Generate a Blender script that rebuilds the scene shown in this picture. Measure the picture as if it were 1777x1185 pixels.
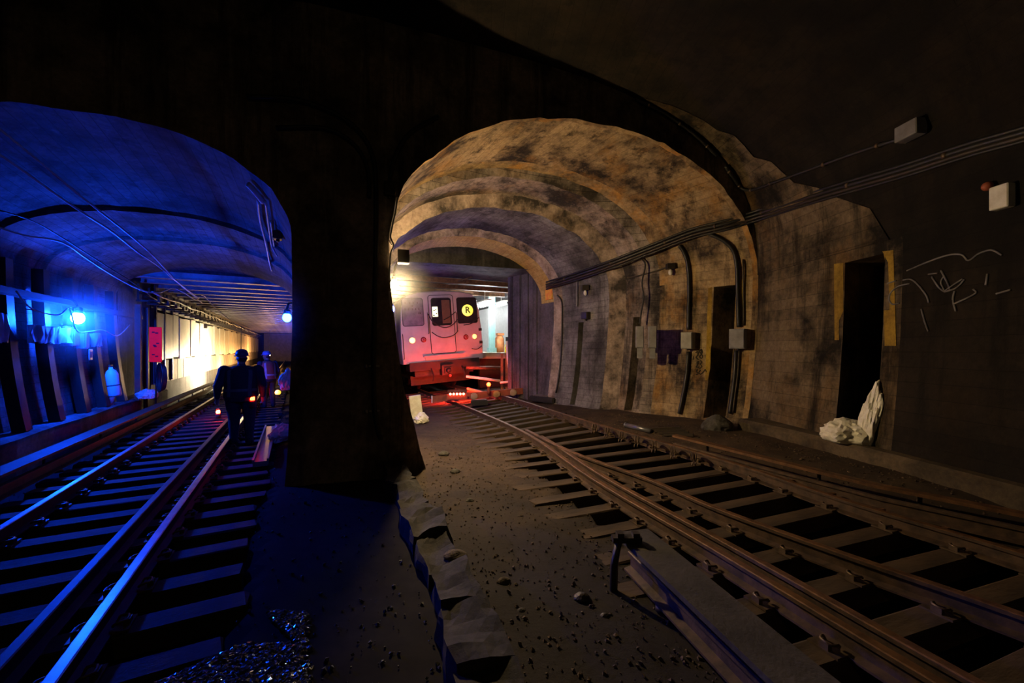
import bpy, bmesh, math, random
from mathutils import Vector, Matrix, noise
from mathutils.bvhtree import BVHTree
random.seed(7)
sc = bpy.context.scene
for _o in list(bpy.data.objects):
    bpy.data.objects.remove(_o)
COL = sc.collection
# ------------------------------------------------------------------ camera, world, exposure
F = 700.0            # focal length in pixels of the 1777 px wide frame
HC = 1.85            # eye height above the tie tops
HOR = 605.0
CX = 888.5
cam = bpy.data.objects.new('camera', bpy.data.cameras.new('camera'))
COL.objects.link(cam)
cam.data.sensor_fit = 'HORIZONTAL'
cam.data.sensor_width = 36.0
cam.data.lens = F / 1777.0 * 36.0
cam.data.shift_y = (HOR - 592.5) / 1777.0
cam.data.clip_start = 0.05
cam.location = (0, 0, HC)
cam.rotation_euler = (math.pi / 2, 0, 0)
sc.camera = cam
w = bpy.data.worlds.new('world')
sc.world = w
w.use_nodes = True
w.node_tree.nodes['Background'].inputs[0].default_value = (0.0, 0.0, 0.0, 1)
w.node_tree.nodes['Background'].inputs[1].default_value = 0.0
sc.view_settings.view_transform = 'Standard'
sc.view_settings.look = 'None'
sc.view_settings.exposure = 0.0
sc.view_settings.gamma = 1.0
sc.view_settings.use_curve_mapping = False
sc.cycles.max_bounces = 6
sc.cycles.sample_clamp_indirect = 4.0
# lamp powers (emission strength of the lamp glass)
P_BULB = 4300.0
P_BLUE_WALL = 2800.0
P_BLUE_PIER = 260.0
P_WORK = 24000.0
P_FLUO = 75.0
P_BLUE_DEEP = 600.0

# ------------------------------------------------------------------ small helpers
def V(*a): return Vector(a)
def PD(px, py, D): return V((px - CX) / F * D, D, HC - (py - HOR) / F * D)
def PZ(px, py, z): return PD(px, py, F * (HC - z) / (py - HOR))
TD = (-.476, .8795)       # left track direction and its right-hand normal
TN = (.8795, .476)
def LT(t, l, z=0.0): return V(TD[0] * t + TN[0] * l, TD[1] * t + TN[1] * l, z)
LROT = math.atan2(.476, .8795)
def lerp(a, b, t): return a + (b - a) * t

class MB:
    def __init__(s):
        s.v = []; s.f = []; s.uv = []; s.m = []; s.sm = []
    def add(s, vs, fs, uvs=None, mi=0, smooth=False):
        o = len(s.v)
        s.v += [Vector(p) for p in vs]
        for k, f in enumerate(fs):
            s.f.append([i + o for i in f])
            s.uv.append([uvs[i] for i in f] if uvs else None)
            s.m.append(mi); s.sm.append(smooth)
        return s
    def box(s, c, d, rz=0.0, mi=0, rot=None, taper=1.0):
        x, y, z = d[0] / 2, d[1] / 2, d[2] / 2
        R = rot if rot is not None else Matrix.Rotation(rz, 3, 'Z')
        vs = []
        for k in (-1, 1):
            q = 1.0 if k < 0 else taper
            for a, b in ((-1, -1), (1, -1), (1, 1), (-1, 1)):
                vs.append(Vector(c) + R @ V(a * x * q, b * y * q, k * z))
        return s.add(vs, [(3, 2, 1, 0), (4, 5, 6, 7), (0, 1, 5, 4), (1, 2, 6, 5), (2, 3, 7, 6), (3, 0, 4, 7)], mi=mi)
    def bar(s, a, b, w, h, mi=0, up=(0, 0, 1)):
        a = Vector(a); b = Vector(b); d = (b - a).normalized()
        u = Vector(up)
        if abs(d.dot(u)) > .98: u = V(0, 1, 0)
        r = d.cross(u).normalized(); u = r.cross(d)
        vs = []
        for p in (a, b):
            for i, j in ((-1, -1), (1, -1), (1, 1), (-1, 1)):
                vs.append(p + r * (i * w / 2) + u * (j * h / 2))
        return s.add(vs, [(3, 2, 1, 0), (4, 5, 6, 7), (0, 1, 5, 4), (1, 2, 6, 5), (2, 3, 7, 6), (3, 0, 4, 7)], mi=mi)
    def sweep(s, pts, sec, mi=0, smooth=False, up=V(0, 0, 1), caps=True):
        """sweep a closed section [(side, up)...] along points"""
        pts = [Vector(p) for p in pts]; n = len(sec); vs = []
        for i, p in enumerate(pts):
            d = (pts[min(i + 1, len(pts) - 1)] - pts[max(i - 1, 0)]).normalized()
            r = d.cross(up).normalized(); u = r.cross(d)
            vs += [p + r * a + u * b for a, b in sec]
        fs = []
        for i in range(len(pts) - 1):
            for k in range(n):
                k2 = (k + 1) % n
                fs.append((i * n + k, i * n + k2, (i + 1) * n + k2, (i + 1) * n + k))
        if caps:
            fs.append(tuple(range(n))[::-1]); fs.append(tuple((len(pts) - 1) * n + k for k in range(n)))
        return s.add(vs, fs, mi=mi, smooth=smooth)
    def tube(s, pts, r, n=8, mi=0, smooth=True, sub=0, closed=False):
        pts = [Vector(p) for p in pts]
        if sub: pts = catmull(pts, sub)
        vs = []; ref = V(.13, .31, .94)
        rr = r if isinstance(r, (list, tuple)) else None
        for i, p in enumerate(pts):
            d = (pts[min(i + 1, len(pts) - 1)] - pts[max(i - 1, 0)]).normalized()
            if closed: d = (pts[(i + 1) % len(pts)] - pts[i - 1]).normalized()
            a = d.cross(ref)
            if a.length < .2: a = d.cross(V(1, 0, 0))
            a.normalize(); b = d.cross(a)
            q = rr[i] if rr else r
            vs += [p + (a * math.cos(k * 2 * math.pi / n) + b * math.sin(k * 2 * math.pi / n)) * q for k in range(n)]
        fs = []; m = len(pts)
        for i in range(m if closed else m - 1):
            j = (i + 1) % m
            for k in range(n):
                fs.append((i * n + k, i * n + (k + 1) % n, j * n + (k + 1) % n, j * n + k))
        if not closed:
            fs.append(tuple(range(n))[::-1]); fs.append(tuple((m - 1) * n + k for k in range(n)))
        return s.add(vs, fs, mi=mi, smooth=smooth)
    def lathe(s, prof, c=(0, 0, 0), n=16, mi=0, smooth=True, rot=None, sx=1, sy=1):
        """prof [(radius, height)...] about local z"""
        R = rot if rot is not None else Matrix.Identity(3); c = Vector(c); vs = []
        for r, z in prof:
            vs += [c + R @ V(r * sx * math.cos(k * 2 * math.pi / n), r * sy * math.sin(k * 2 * math.pi / n), z) for k in range(n)]
        fs = []
        for i in range(len(prof) - 1):
            for k in range(n):
                fs.append((i * n + k, i * n + (k + 1) % n, (i + 1) * n + (k + 1) % n, (i + 1) * n + k))
        if prof[0][0] > 1e-4: fs.append(tuple(range(n))[::-1])
        if prof[-1][0] > 1e-4: fs.append(tuple((len(prof) - 1) * n + k for k in range(n)))
        return s.add(vs, fs, mi=mi, smooth=smooth)
    def ball(s, c, r, n=14, m=9, mi=0, sc3=(1, 1, 1), rot=None):
        R = rot if rot is not None else Matrix.Identity(3); c = Vector(c)
        vs = [c + R @ V(0, 0, -r * sc3[2])]
        for i in range(1, m):
            a = -math.pi / 2 + math.pi * i / m
            for k in range(n):
                b = 2 * math.pi * k / n
                vs.append(c + R @ V(r * sc3[0] * math.cos(a) * math.cos(b), r * sc3[1] * math.cos(a) * math.sin(b), r * sc3[2] * math.sin(a)))
        vs.append(c + R @ V(0, 0, r * sc3[2]))
        fs = [(0, 1 + (k + 1) % n, 1 + k) for k in range(n)]
        for i in range(m - 2):
            for k in range(n):
                a = 1 + i * n
                fs.append((a + k, a + (k + 1) % n, a + n + (k + 1) % n, a + n + k))
        t = len(vs) - 1; a = 1 + (m - 2) * n
        fs += [(a + k, a + (k + 1) % n, t) for k in range(n)]
        return s.add(vs, fs, mi=mi, smooth=True)
    def limb(s, a, b, ra, rb, n=14):
        """tapered capsule"""
        a = Vector(a); b = Vector(b)
        s.ball(a, ra, n, 8); s.ball(b, rb, n, 8)
        return s.tube([a, b], [ra, rb], n)
    def mesh(s, name, mats):
        me = bpy.data.meshes.new(name)
        me.from_pydata([tuple(p) for p in s.v], [], s.f)
        if any(u for u in s.uv):
            ul = me.uv_layers.new(name='UVMap'); k = 0
            for u in s.uv:
                for q in (u or []): ul.data[k].uv = q; k += 1
        for m in (mats if isinstance(mats, (list, tuple)) else [mats]): me.materials.append(m)
        me.polygons.foreach_set('material_index', s.m)
        me.polygons.foreach_set('use_smooth', s.sm)
        me.validate(); me.update()
        return me
    def build(s, name, mats, parent=None, **tags):
        return put(name, s.mesh(name, mats), parent, **tags)

def put(name, me, parent=None, loc=(0, 0, 0), rz=0.0, label=None, cat=None, group=None, kind=None):
    o = bpy.data.objects.new(name, me); COL.objects.link(o)
    o.location = loc; o.rotation_euler = (0, 0, rz)
    if parent: o.parent = parent
    if label: o['label'] = label
    if cat: o['category'] = cat
    if group: o['group'] = group
    if kind: o['kind'] = kind
    return o
def thing(name, label, cat, loc=(0, 0, 0), rz=0.0, group=None, kind=None):
    o = put(name, None, None, loc, rz, label, cat, group, kind)
    o.empty_display_size = .1
    return o
def catmull(p, k):
    out = []; n = len(p)
    for i in range(n - 1):
        a, b, c, d = p[max(i - 1, 0)], p[i], p[i + 1], p[min(i + 2, n - 1)]
        for j in range(k):
            t = j / k
            out.append(.5 * ((2 * b) + (c - a) * t + (2 * a - 5 * b + 4 * c - d) * t * t + (3 * b - a - 3 * c + d) * t ** 3))
    out.append(p[-1]); return out
def bevel(me, w, seg=2):
    bm = bmesh.new(); bm.from_mesh(me)
    bmesh.ops.remove_doubles(bm, verts=bm.verts, dist=1e-5)
    bmesh.ops.bevel(bm, geom=bm.edges[:], offset=w, segments=seg, affect='EDGES', clamp_overlap=True)
    bm.to_mesh(me); bm.free(); return me

# ------------------------------------------------------------------ materials
def new_mat(name):
    m = bpy.data.materials.new(name); m.use_nodes = True
    nt = m.node_tree; b = nt.nodes['Principled BSDF']
    return m, nt, b
def N(nt, t, **kw):
    n = nt.nodes.new(t)
    for k, v in kw.items():
        if k in n.inputs: n.inputs[k].default_value = v
        else: setattr(n, k, v)
    return n
def ramp(nt, src, lo, hi):
    n = N(nt, 'ShaderNodeMapRange'); n.inputs[1].default_value = lo; n.inputs[2].default_value = hi
    nt.links.new(src, n.inputs[0]); return n.outputs[0]
def mix(nt, fac, a, b, mode='MIX'):
    n = nt.nodes.new('ShaderNodeMix'); n.data_type = 'RGBA'; n.blend_type = mode
    for i, x in ((0, fac), (6, a), (7, b)):
        if isinstance(x, bpy.types.NodeSocket): nt.links.new(x, n.inputs[i])
        elif i == 0: n.inputs[0].default_value = x
        else: n.inputs[i].default_value = (*x, 1)
    return n.outputs[2]
def math2(nt, op, a, b):
    n = nt.nodes.new('ShaderNodeMath'); n.operation = op
    for i, x in ((0, a), (1, b)):
        if isinstance(x, bpy.types.NodeSocket): nt.links.new(x, n.inputs[i])
        else: n.inputs[i].default_value = x
    return n.outputs[0]
def noise_tex(nt, co, scale, detail=5, rough=.6, stretch=None, off=(0, 0, 0)):
    mp = N(nt, 'ShaderNodeMapping')
    mp.inputs['Location'].default_value = off
    if stretch: mp.inputs['Scale'].default_value = stretch
    nt.links.new(co, mp.inputs[0])
    n = N(nt, 'ShaderNodeTexNoise', Scale=scale, Detail=detail, Roughness=rough)
    nt.links.new(mp.outputs[0], n.inputs['Vector'])
    return n.outputs['Fac']
def mat(name, c, c2=None, rough=.8, metal=0.0, scale=6.0, bump=.0, bscale=30.0, emit=None, power=0.0, alpha=1.0, trans=0.0, spec=.4, lo=.35, hi=.65):
    m, nt, b = new_mat(name)
    b.inputs['Roughness'].default_value = rough; b.inputs['Metallic'].default_value = metal
    b.inputs['Specular IOR Level'].default_value = spec
    b.inputs['Alpha'].default_value = alpha; b.inputs['Transmission Weight'].default_value = trans
    co = N(nt, 'ShaderNodeTexCoord').outputs['Object']
    if c2 is None: c2 = tuple(x * .75 for x in c)
    nt.links.new(mix(nt, ramp(nt, noise_tex(nt, co, scale), lo, hi), c, c2), b.inputs['Base Color'])
    if bump:
        bp = N(nt, 'ShaderNodeBump', Strength=bump, Distance=.02)
        nt.links.new(noise_tex(nt, co, bscale, 4), bp.inputs['Height']); nt.links.new(bp.outputs[0], b.inputs['Normal'])
    if emit:
        b.inputs['Emission Color'].default_value = (*emit, 1); b.inputs['Emission Strength'].default_value = power
    return m
def concrete(name, light, dark, rust=None, rust_amt=.6, boards=0.0, rough=.88, streak=.7, scale=.55, lo=.38, hi=.62, seed=0.0, row=.16, spec=.25):
    m, nt, b = new_mat(name)
    b.inputs['Roughness'].default_value = rough; b.inputs['Specular IOR Level'].default_value = spec
    tc = N(nt, 'ShaderNodeTexCoord'); co = tc.outputs['Object']; uv = tc.outputs['UV']
    o = (seed, seed * 1.7, seed * .6)
    big = ramp(nt, noise_tex(nt, co, scale, 8, .68, off=o), lo, hi)
    col = mix(nt, big, dark, light)
    if rust:
        rf = ramp(nt, noise_tex(nt, co, scale * 1.7, 7, .65, stretch=(1, 1, .55), off=(o[0] + 9, 3, 1)), .5, .68)
        col = mix(nt, math2(nt, 'MULTIPLY', rf, rust_amt), col, rust)
    st = ramp(nt, noise_tex(nt, co, 1.0, 6, .7, stretch=(3.2, 3.2, .22), off=o), .5, .66)
    col = mix(nt, math2(nt, 'MULTIPLY', st, streak), col, tuple(x * .45 for x in dark))
    pale = ramp(nt, noise_tex(nt, co, 1.0, 6, .7, stretch=(4.0, 4.0, .3), off=(5 + seed, 2, 8)), .6, .74)
    col = mix(nt, math2(nt, 'MULTIPLY', pale, .45), col, tuple(min(1, x * 1.5) for x in light))
    spk = ramp(nt, noise_tex(nt, co, 14, 5, .75), .35, .7)
    col = mix(nt, .55, col, mix(nt, spk, (.25, .25, .25), (1, 1, 1)), 'MULTIPLY')
    h = noise_tex(nt, co, 9, 8, .75)
    if boards:
        br = N(nt, 'ShaderNodeTexBrick')
        for k, v in (('Scale', 1.0), ('Mortar Size', .006), ('Mortar Smooth', .3), ('Brick Width', 3.1), ('Row Height', row)):
            br.inputs[k].default_value = v
        br.inputs['Color1'].default_value = (1, 1, 1, 1); br.inputs['Color2'].default_value = (.62, .62, .62, 1)
        br.inputs['Mortar'].default_value = (.22, .22, .22, 1)
        nt.links.new(uv, br.inputs['Vector'])
        col = mix(nt, boards, col, br.outputs['Color'], 'MULTIPLY')
        h = math2(nt, 'SUBTRACT', h, math2(nt, 'MULTIPLY', br.outputs['Fac'], .6))
    bp = N(nt, 'ShaderNodeBump', Strength=.55, Distance=.03)
    nt.links.new(h, bp.inputs['Height']); nt.links.new(bp.outputs[0], b.inputs['Normal'])
    nt.links.new(col, b.inputs['Base Color'])
    return m
def glow(name, col, power):
    m, nt, b = new_mat(name)
    b.inputs['Base Color'].default_value = (.8, .8, .8, 1)
    b.inputs['Emission Color'].default_value = (*col, 1); b.inputs['Emission Strength'].default_value = power
    return m

WARM = (1.0, .71, .34); BLUE = (.004, .05, 1.0)
M = {}
M['vault1'] = concrete('vault_tan', (.52, .38, .23), (.055, .04, .032), (.46, .23, .05), .8, lo=.42, hi=.58, boards=.8, seed=1)
M['vault2'] = concrete('vault_grey', (.46, .38, .32), (.06, .05, .045), (.32, .18, .07), .45, lo=.42, hi=.58, boards=.8, seed=4)
M['vault3'] = concrete('vault_violet_grey', (.33, .31, .32), (.06, .055, .06), None, boards=.7, seed=7)
M['rwall1'] = concrete('wall_tan_stained', (.56, .40, .22), (.045, .032, .026), (.46, .23, .05), .85, boards=.55, streak=.9, seed=2, row=.19, lo=.4, hi=.58, scale=.8)
M['rwall2'] = concrete('wall_pinkish', (.48, .38, .31), (.05, .042, .04), (.36, .2, .09), .5, lo=.42, hi=.58, scale=.8, boards=.5, streak=.8, seed=5, row=.2)
M['chamber'] = concrete('chamber_dark', (.03, .021, .015), (.007, .0055, .005), (.03, .017, .007), .5, lo=.42, hi=.62, boards=.7, streak=.85, seed=3, row=.2)  # near-black lining for the chamber away from the arch
M['chamber2'] = concrete('chamber_stained_lit', (.22, .165, .105), (.014, .011, .009), (.2, .11, .035), .6, boards=.6, streak=.9, seed=17, row=.2, lo=.42, hi=.6, scale=.8)  # stained lining; on the vault strip its paler tone stands for bulb light
M['head'] = concrete('headwall_soot', (.42, .33, .24), (.05, .04, .033), (.12, .07, .03), .4, streak=.85, seed=11, scale=.9)
M['edge'] = concrete('ring_edge_stain', (.58, .40, .2), (.07, .045, .028), (.6, .28, .05), .9, streak=.4, seed=6, scale=1.2)
M['edge2'] = concrete('ring_edge_dark', (.56, .43, .36), (.06, .05, .045), (.3, .18, .1), .3, streak=.5, seed=8, scale=1.5)
M['ring_lit'] = concrete('ring_lit_yellow', (.85, .62, .2), (.55, .34, .08), (.6, .3, .05), .5, streak=.2, seed=9, boards=.5)  # platform light on the soffit put into its yellow colour
M['left'] = concrete('left_vault', (.24, .225, .22), (.06, .057, .055), None, boards=.75, streak=.75, seed=12)
M['plate'] = concrete('dark_plate', (.17, .16, .17), (.05, .048, .05), (.12, .07, .04), .3, streak=.8, seed=13)
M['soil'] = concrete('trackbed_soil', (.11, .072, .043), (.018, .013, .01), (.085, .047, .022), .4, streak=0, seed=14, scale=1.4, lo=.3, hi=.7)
def paint_falloff(m, y0, y1, col):  # paints the bulb's falloff: base colour darkens toward the foreground
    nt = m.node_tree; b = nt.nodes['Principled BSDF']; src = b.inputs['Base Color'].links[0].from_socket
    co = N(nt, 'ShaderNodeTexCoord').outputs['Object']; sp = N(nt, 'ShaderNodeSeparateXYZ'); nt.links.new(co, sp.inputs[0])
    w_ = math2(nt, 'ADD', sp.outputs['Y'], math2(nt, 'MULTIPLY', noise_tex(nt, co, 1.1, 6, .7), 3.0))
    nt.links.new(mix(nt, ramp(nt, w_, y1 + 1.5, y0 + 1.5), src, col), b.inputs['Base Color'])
paint_falloff(M['soil'], 3.2, 6.2, (.018, .013, .0095))  # foreground soil darkened in colour where the bulb light weakens
M['soil_falloff'] = concrete('soil_falloff', (.04, .028, .019), (.01, .008, .0065), None, streak=0, seed=19, scale=1.4, rough=.9, spec=.1)  # unused darker soil mixed for the same painted falloff
M['trough'] = mat('trough_dark_shade', (.009, .0075, .0065), (.016, .013, .0105), .95, spec=.15)  # left of the kerb the pier's shadow is put into this black
M['bench'] = concrete('bench_concrete', (.16, .12, .075), (.04, .032, .024), (.14, .09, .04), .4, streak=.2, seed=15, scale=1.1)
M['ledge'] = concrete('ledge_concrete', (.22, .21, .2), (.06, .055, .05), None, streak=.3, seed=16, scale=1.1)
M['kerb'] = concrete('kerb_soot', (.06, .051, .046), (.01, .0085, .0075), None, streak=.2, seed=18, scale=2)
M['tie'] = mat('tie_wood', (.085, .052, .029), (.02, .0125, .007), .85, scale=3, bump=.35, bscale=20)
M['tie_dark'] = mat('tie_wood_dark', (.026, .023, .02), (.012, .011, .01), .75, scale=3, bump=.35, bscale=20)
M['rust'] = mat('rail_rust', (.19, .093, .044), (.075, .037, .02), .55, .3, scale=9, bump=.2, bscale=40)
M['rail_side'] = mat('rail_side', (.12, .075, .05), (.05, .035, .028), .6, .3, scale=9, bump=.2)
M['steel'] = mat('rail_steel', (.75, .75, .77), (.6, .58, .57), .3, 1.0, scale=7)
M['iron'] = mat('dark_iron', (.035, .032, .03), (.06, .045, .035), .5, .5, scale=8)
M['clip'] = mat('clip_iron', (.16, .11, .075), (.07, .05, .035), .5, .5, scale=12)
M['black'] = mat('black_cable', (.012, .012, .013), (.02, .02, .02), .45)
M['grey_box'] = mat('grey_paint', (.22, .22, .24), (.14, .13, .14), .5, scale=5)
M['white'] = mat('white_plastic', (.8, .78, .72), (.6, .57, .5), .45, scale=8)
M['bag'] = mat('bag_plastic', (.92, .9, .82), (.7, .66, .54), .35, scale=9, bump=.3, bscale=14)
M['paint_y'] = concrete('ochre_paint', (.55, .36, .05), (.26, .16, .03), (.3, .17, .03), .5, streak=.5, seed=20, scale=1.5)
M['car'] = mat('car_steel', (.62, .56, .53), (.5, .45, .43), .38, .25, scale=2.5)
M['car_dark'] = mat('car_dark', (.03, .022, .02), (.05, .03, .025), .6, .3)
M['glass'] = mat('dark_glass', (.02, .02, .022), (.03, .028, .028), .12, spec=.6)
M['glass_l'] = mat('pale_glass', (.3, .27, .27), (.18, .16, .165), .22, scale=5, spec=.6)
M['rubber'] = mat('rubber', (.02, .018, .018), None, .7)
M['red_paint'] = mat('red_board', (.42, .1, .045), (.22, .06, .03), .6, scale=5)
M['wood'] = mat('pale_wood', (.5, .36, .2), (.3, .2, .1), .8, scale=4)
M['wire'] = mat('pale_cable', (.6, .58, .55), (.45, .43, .4), .4)
M['tile'] = mat('white_panel', (.72, .66, .54), (.6, .54, .43), .5, scale=2.0)
M['tile2'] = mat('cream_concrete', (.5, .45, .37), (.36, .32, .26), .75, scale=2.5, bump=.2)
# ------------------------------------------------------------------ the tunnels (structure)
STRUCT = []            # (verts, faces) for finding wall surfaces
def struct(name, mb, m, parent=None, hit=True):
    if hit: STRUCT.append(([p.copy() for p in mb.v], [list(f) for f in mb.f]))
    return mb.build(name, m, parent, kind='structure')

def prof(Lp, Rp, zS, zC, z0=0.0, bl=.12, br=.12, p=2.0, na=26, zl=None, jit=0.0, seed=1, zSl=None):
    """cross-section from the left wall foot over the vault to the right wall foot.
    Lp, Rp: plan points of the walls at the spring line. Returns points, index of spring left/right"""
    Lp = V(Lp[0], Lp[1], 0); Rp = V(Rp[0], Rp[1], 0)
    mid = (Lp + Rp) / 2; h = (Rp - Lp) / 2; hl = h.length
    zl = zl or [0, .1, .22, .36, .52, .7, .85, 1.0]
    pts = []
    for q in zl:
        pts.append(mid - h * (1 - bl / hl * 3 * (1 - q) ** 2) + V(0, 0, z0 + (zS - z0) * q))
    iL = len(pts) - 1
    for k in range(1, na):
        a = math.pi * k / na
        c, s_ = math.cos(a), math.sin(a)
        u = -math.copysign(abs(c) ** (2 / p), c); z = zS + (zC - zS) * abs(s_) ** (2 / p)
        pts.append(mid + h * u + V(0, 0, z))
    iR = len(pts)
    for q in reversed(zl):
        pts.append(mid + h * (1 - br / hl * 3 * (1 - q) ** 2) + V(0, 0, z0 + (zS - z0) * q))
    if jit:
        hd = h.normalized()
        for k in range(1, len(pts) - 1):
            c = pts[k] * 2.3 + V(seed * 7.1, 0, 0)
            a_ = noise.noise(c) + .6 * noise.noise(c * 3.1); b_ = noise.noise(c + V(0, 9, 0)) + .6 * noise.noise(c * 3.1 + V(0, 9, 0))
            pts[k] = pts[k] + hd * a_ * jit * 1.6 + V(0, 0, b_ * jit * 1.6 if iL < k < iR else 0)
    return pts, iL, iR

def loft(name, A, B, m, vs, i0, i1, holes=(), depth=.8, rough=.012, jit_mid=True):
    """surface between section A and section B (points i0..i1); holes: (row0,row1,col0,col1) recessed outward"""
    mb = MB(); nv = len(vs); cols = list(range(i0, i1 + 1))
    ua = [0.0]
    for a, b in zip(cols[:-1], cols[1:]): ua.append(ua[-1] + (A[b] - A[a]).length)
    ln = (A[cols[len(cols) // 2]] - B[cols[len(cols) // 2]]).length
    pts = []; uvs = []
    for r, v in enumerate(vs):
        for k, c in enumerate(cols):
            p = A[c].lerp(B[c], v)
            if 0 < r < nv - 1 and 0 < k < len(cols) - 1 and rough:
                p = p + V(1, 1, 1) * rough * noise.noise(p * 1.7) + V(0, 0, 1) * 0
            pts.append(p); uvs.append((v * ln, ua[k]))
    nc = len(cols); fs = []
    def inhole(r, k):
        return any(h[0] <= r < h[1] and h[2] <= k < h[3] for h in holes)
    for r in range(nv - 1):
        for k in range(nc - 1):
            if inhole(r, k): continue
            fs.append((r * nc + k, r * nc + k + 1, (r + 1) * nc + k + 1, (r + 1) * nc + k))
    mb.add(pts, fs, uvs, 0, False)
    o = struct(name, mb, m)
    for (r0, r1, k0, k1) in holes:
        side = A[cols[k0]] - A[len(A) // 2]; side.z = 0
        out = side.normalized() * depth
        rc = MB(); ring = []
        for k in range(k0, k1 + 1): ring.append(pts[r0 * nc + k])
        for r in range(r0 + 1, r1 + 1): ring.append(pts[r * nc + k1])
        for k in range(k1 - 1, k0 - 1, -1): ring.append(pts[r1 * nc + k])
        for r in range(r1 - 1, r0, -1): ring.append(pts[r * nc + k0])
        n = len(ring); back = [q + out for q in ring]
        rc.add(ring + back, [(i, (i + 1) % n, n + (i + 1) % n, n + i) for i in range(n)] + [tuple(range(n, 2 * n))])
        put('niche', rc.mesh('niche', m), o)
    return o

def annulus(name, A, B, m):
    n = len(A); mb = MB()
    mb.add(list(A) + list(B), [(i, i + 1, n + i + 1, n + i) for i in range(n - 1)], [(p.x, p.z) for p in list(A) + list(B)])
    return struct(name, mb, m)
def zq(zs, zS, z0=0.0): return [(z - z0) / (zS - z0) for z in zs]

def HLINE(x): return 6.0 + .359 * (x + 1.82)
# --- right tunnel sections (plan points at the spring line)
Z0 = -.2
zl0 = zq([-.2, .05, .3, .7, 1.3, 2.0, 2.7, 3.24, 3.4], 3.4, Z0)
R0, iL, iR = prof((-1.82, 6.0), (5.2, 8.52), 3.4, 5.9, Z0, .2, .13, 2.05, 64, zl0, .028, 1)
R1b, _, _ = prof((-2.62, 7.45), (3.64, 9.92), 3.4, 5.66, Z0, .18, .13, 2.1, 64, zl0, .02, 2)
R2, _, _ = prof((-2.5, 7.5), (3.4, 10.05), 3.35, 5.5, Z0, .18, .13, 2.1, 64, zl0, .022, 3)
R2b, _, _ = prof((-3.0, 8.5), (2.98, 10.5), 3.35, 5.46, Z0, .15, .13, 2.1, 64, zl0, .02, 4)
R3, _, _ = prof((-2.75, 8.6), (2.55, 10.6), 3.3, 5.16, Z0, .15, .13, 2.1, 64, zl0, .024, 5)
R3b, _, _ = prof((-3.5, 10.25), (1.5, 11.92), 3.25, 5.14, Z0, .12, .13, 2.1, 64, zl0, .02, 6)
R4, _, _ = prof((-3.35, 10.35), (1.25, 12.08), 3.25, 4.95, Z0, .1, .1, 2.1, 64, zl0, .012, 7)
R5, _, _ = prof((-3.75, 11.1), (.93, 12.62), 3.25, 4.84, Z0, .1, .06, 2.1, 64, zl0, .01, 8)
def sections(tag, A, B, mv, mw, vs, holes=(), nm=None):
    e = len(A) - 1
    if tag == 'a':
        f = [a.lerp(b, .05) for a, b in zip(A, B)]; g = [a.lerp(b, .84) for a, b in zip(A, B)]
        f = [p + V(0, 0, 1) * .03 * noise.noise(p * 3) for p in f]
        loft('ceiling', A, f, M['edge'], [0, 1], iL, iR); loft('wall_right', A, f, M['edge'], [0, 1], iR, e); vs = [0] + [(v - .05) / .95 for v in vs[1:]]; loft('ceiling', f, g, mv, [0, .2, .4, .6, .8, 1], iL, iR); loft('ceiling', g, B, M['edge'], [0, .5, 1], iL, iR)
    else: loft('ceiling', A, B, mv, vs, iL, iR)
    loft('wall_left', A, B, mw, vs, 0, iL)
    return loft('wall_right', f if tag == 'a' else A, B, mw, vs, iR, e, holes)
# wall columns run from the spring line (k=0) to the foot (k=8): heights 3.4 3.24 2.7 2.0 1.3 .7 .3 .05 -.2
sections('a', R0, R1b, M['rwall1'], M['rwall1'], [0, .1, .204, .3, .417, .6, .8, 1.0], [(2, 4, 1, 6)])
annulus('trim_1', R1b, R2, M['vault2'])
sections('b', R2, R2b, M['rwall2'], M['rwall2'], [0, .31, .66, 1.0], [(1, 2, 2, 6)])
annulus('trim_2', R2b, R3, M['edge2'])
sections('c', R3, R3b, M['vault3'], M['vault3'], [0, .25, .507, .617, .8, 1.0], [(2, 3, 2, 6)])
annulus('trim_3', R3b, R4, M['edge2'])
e_ = len(R4) - 1
loft('ceiling', R4, R5, M['ring_lit'], [0, .5, 1], iL, iR, rough=0)
loft('wall_left', R4, R5, M['plate'], [0, 1], 0, iL)
loft('wall_right', R4, R5, M['plate'], [0, .5, 1], iR, e_)
# lunette wall and flat ceiling past the last ring
ZF = 4.28
mb = MB(); top = [p for p in R5 if p.z > ZF]
mb.add([V(top[0].x, top[0].y, ZF)] + top + [V(top[-1].x, top[-1].y, ZF)], [tuple(range(len(top) + 2))])
struct('wall_back', mb, M['left'])
TR = V(-2.38, 14.8, .28); EX = V(.905, .4245, 0); EY = V(-.4245, .905, 0)
def TL(x, y, z): return TR + EX * x + EY * y + V(0, 0, z)
mb = MB()
mb.add([V(-4.4, 10.8, ZF), V(1.6, 12.7, ZF), V(3.5, 30, ZF), V(-14, 32, ZF)], [(0, 1, 2, 3)])
struct('ceiling', mb, M['plate'])
mb = MB()
mb.add([V(-3.75, 11.1, Z0), V(-3.75, 11.1, 4.3), V(-11.5, 30, 4.3), V(-11.5, 30, Z0)], [(0, 1, 2, 3)])
struct('wall_left', mb, M['plate'])
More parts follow.
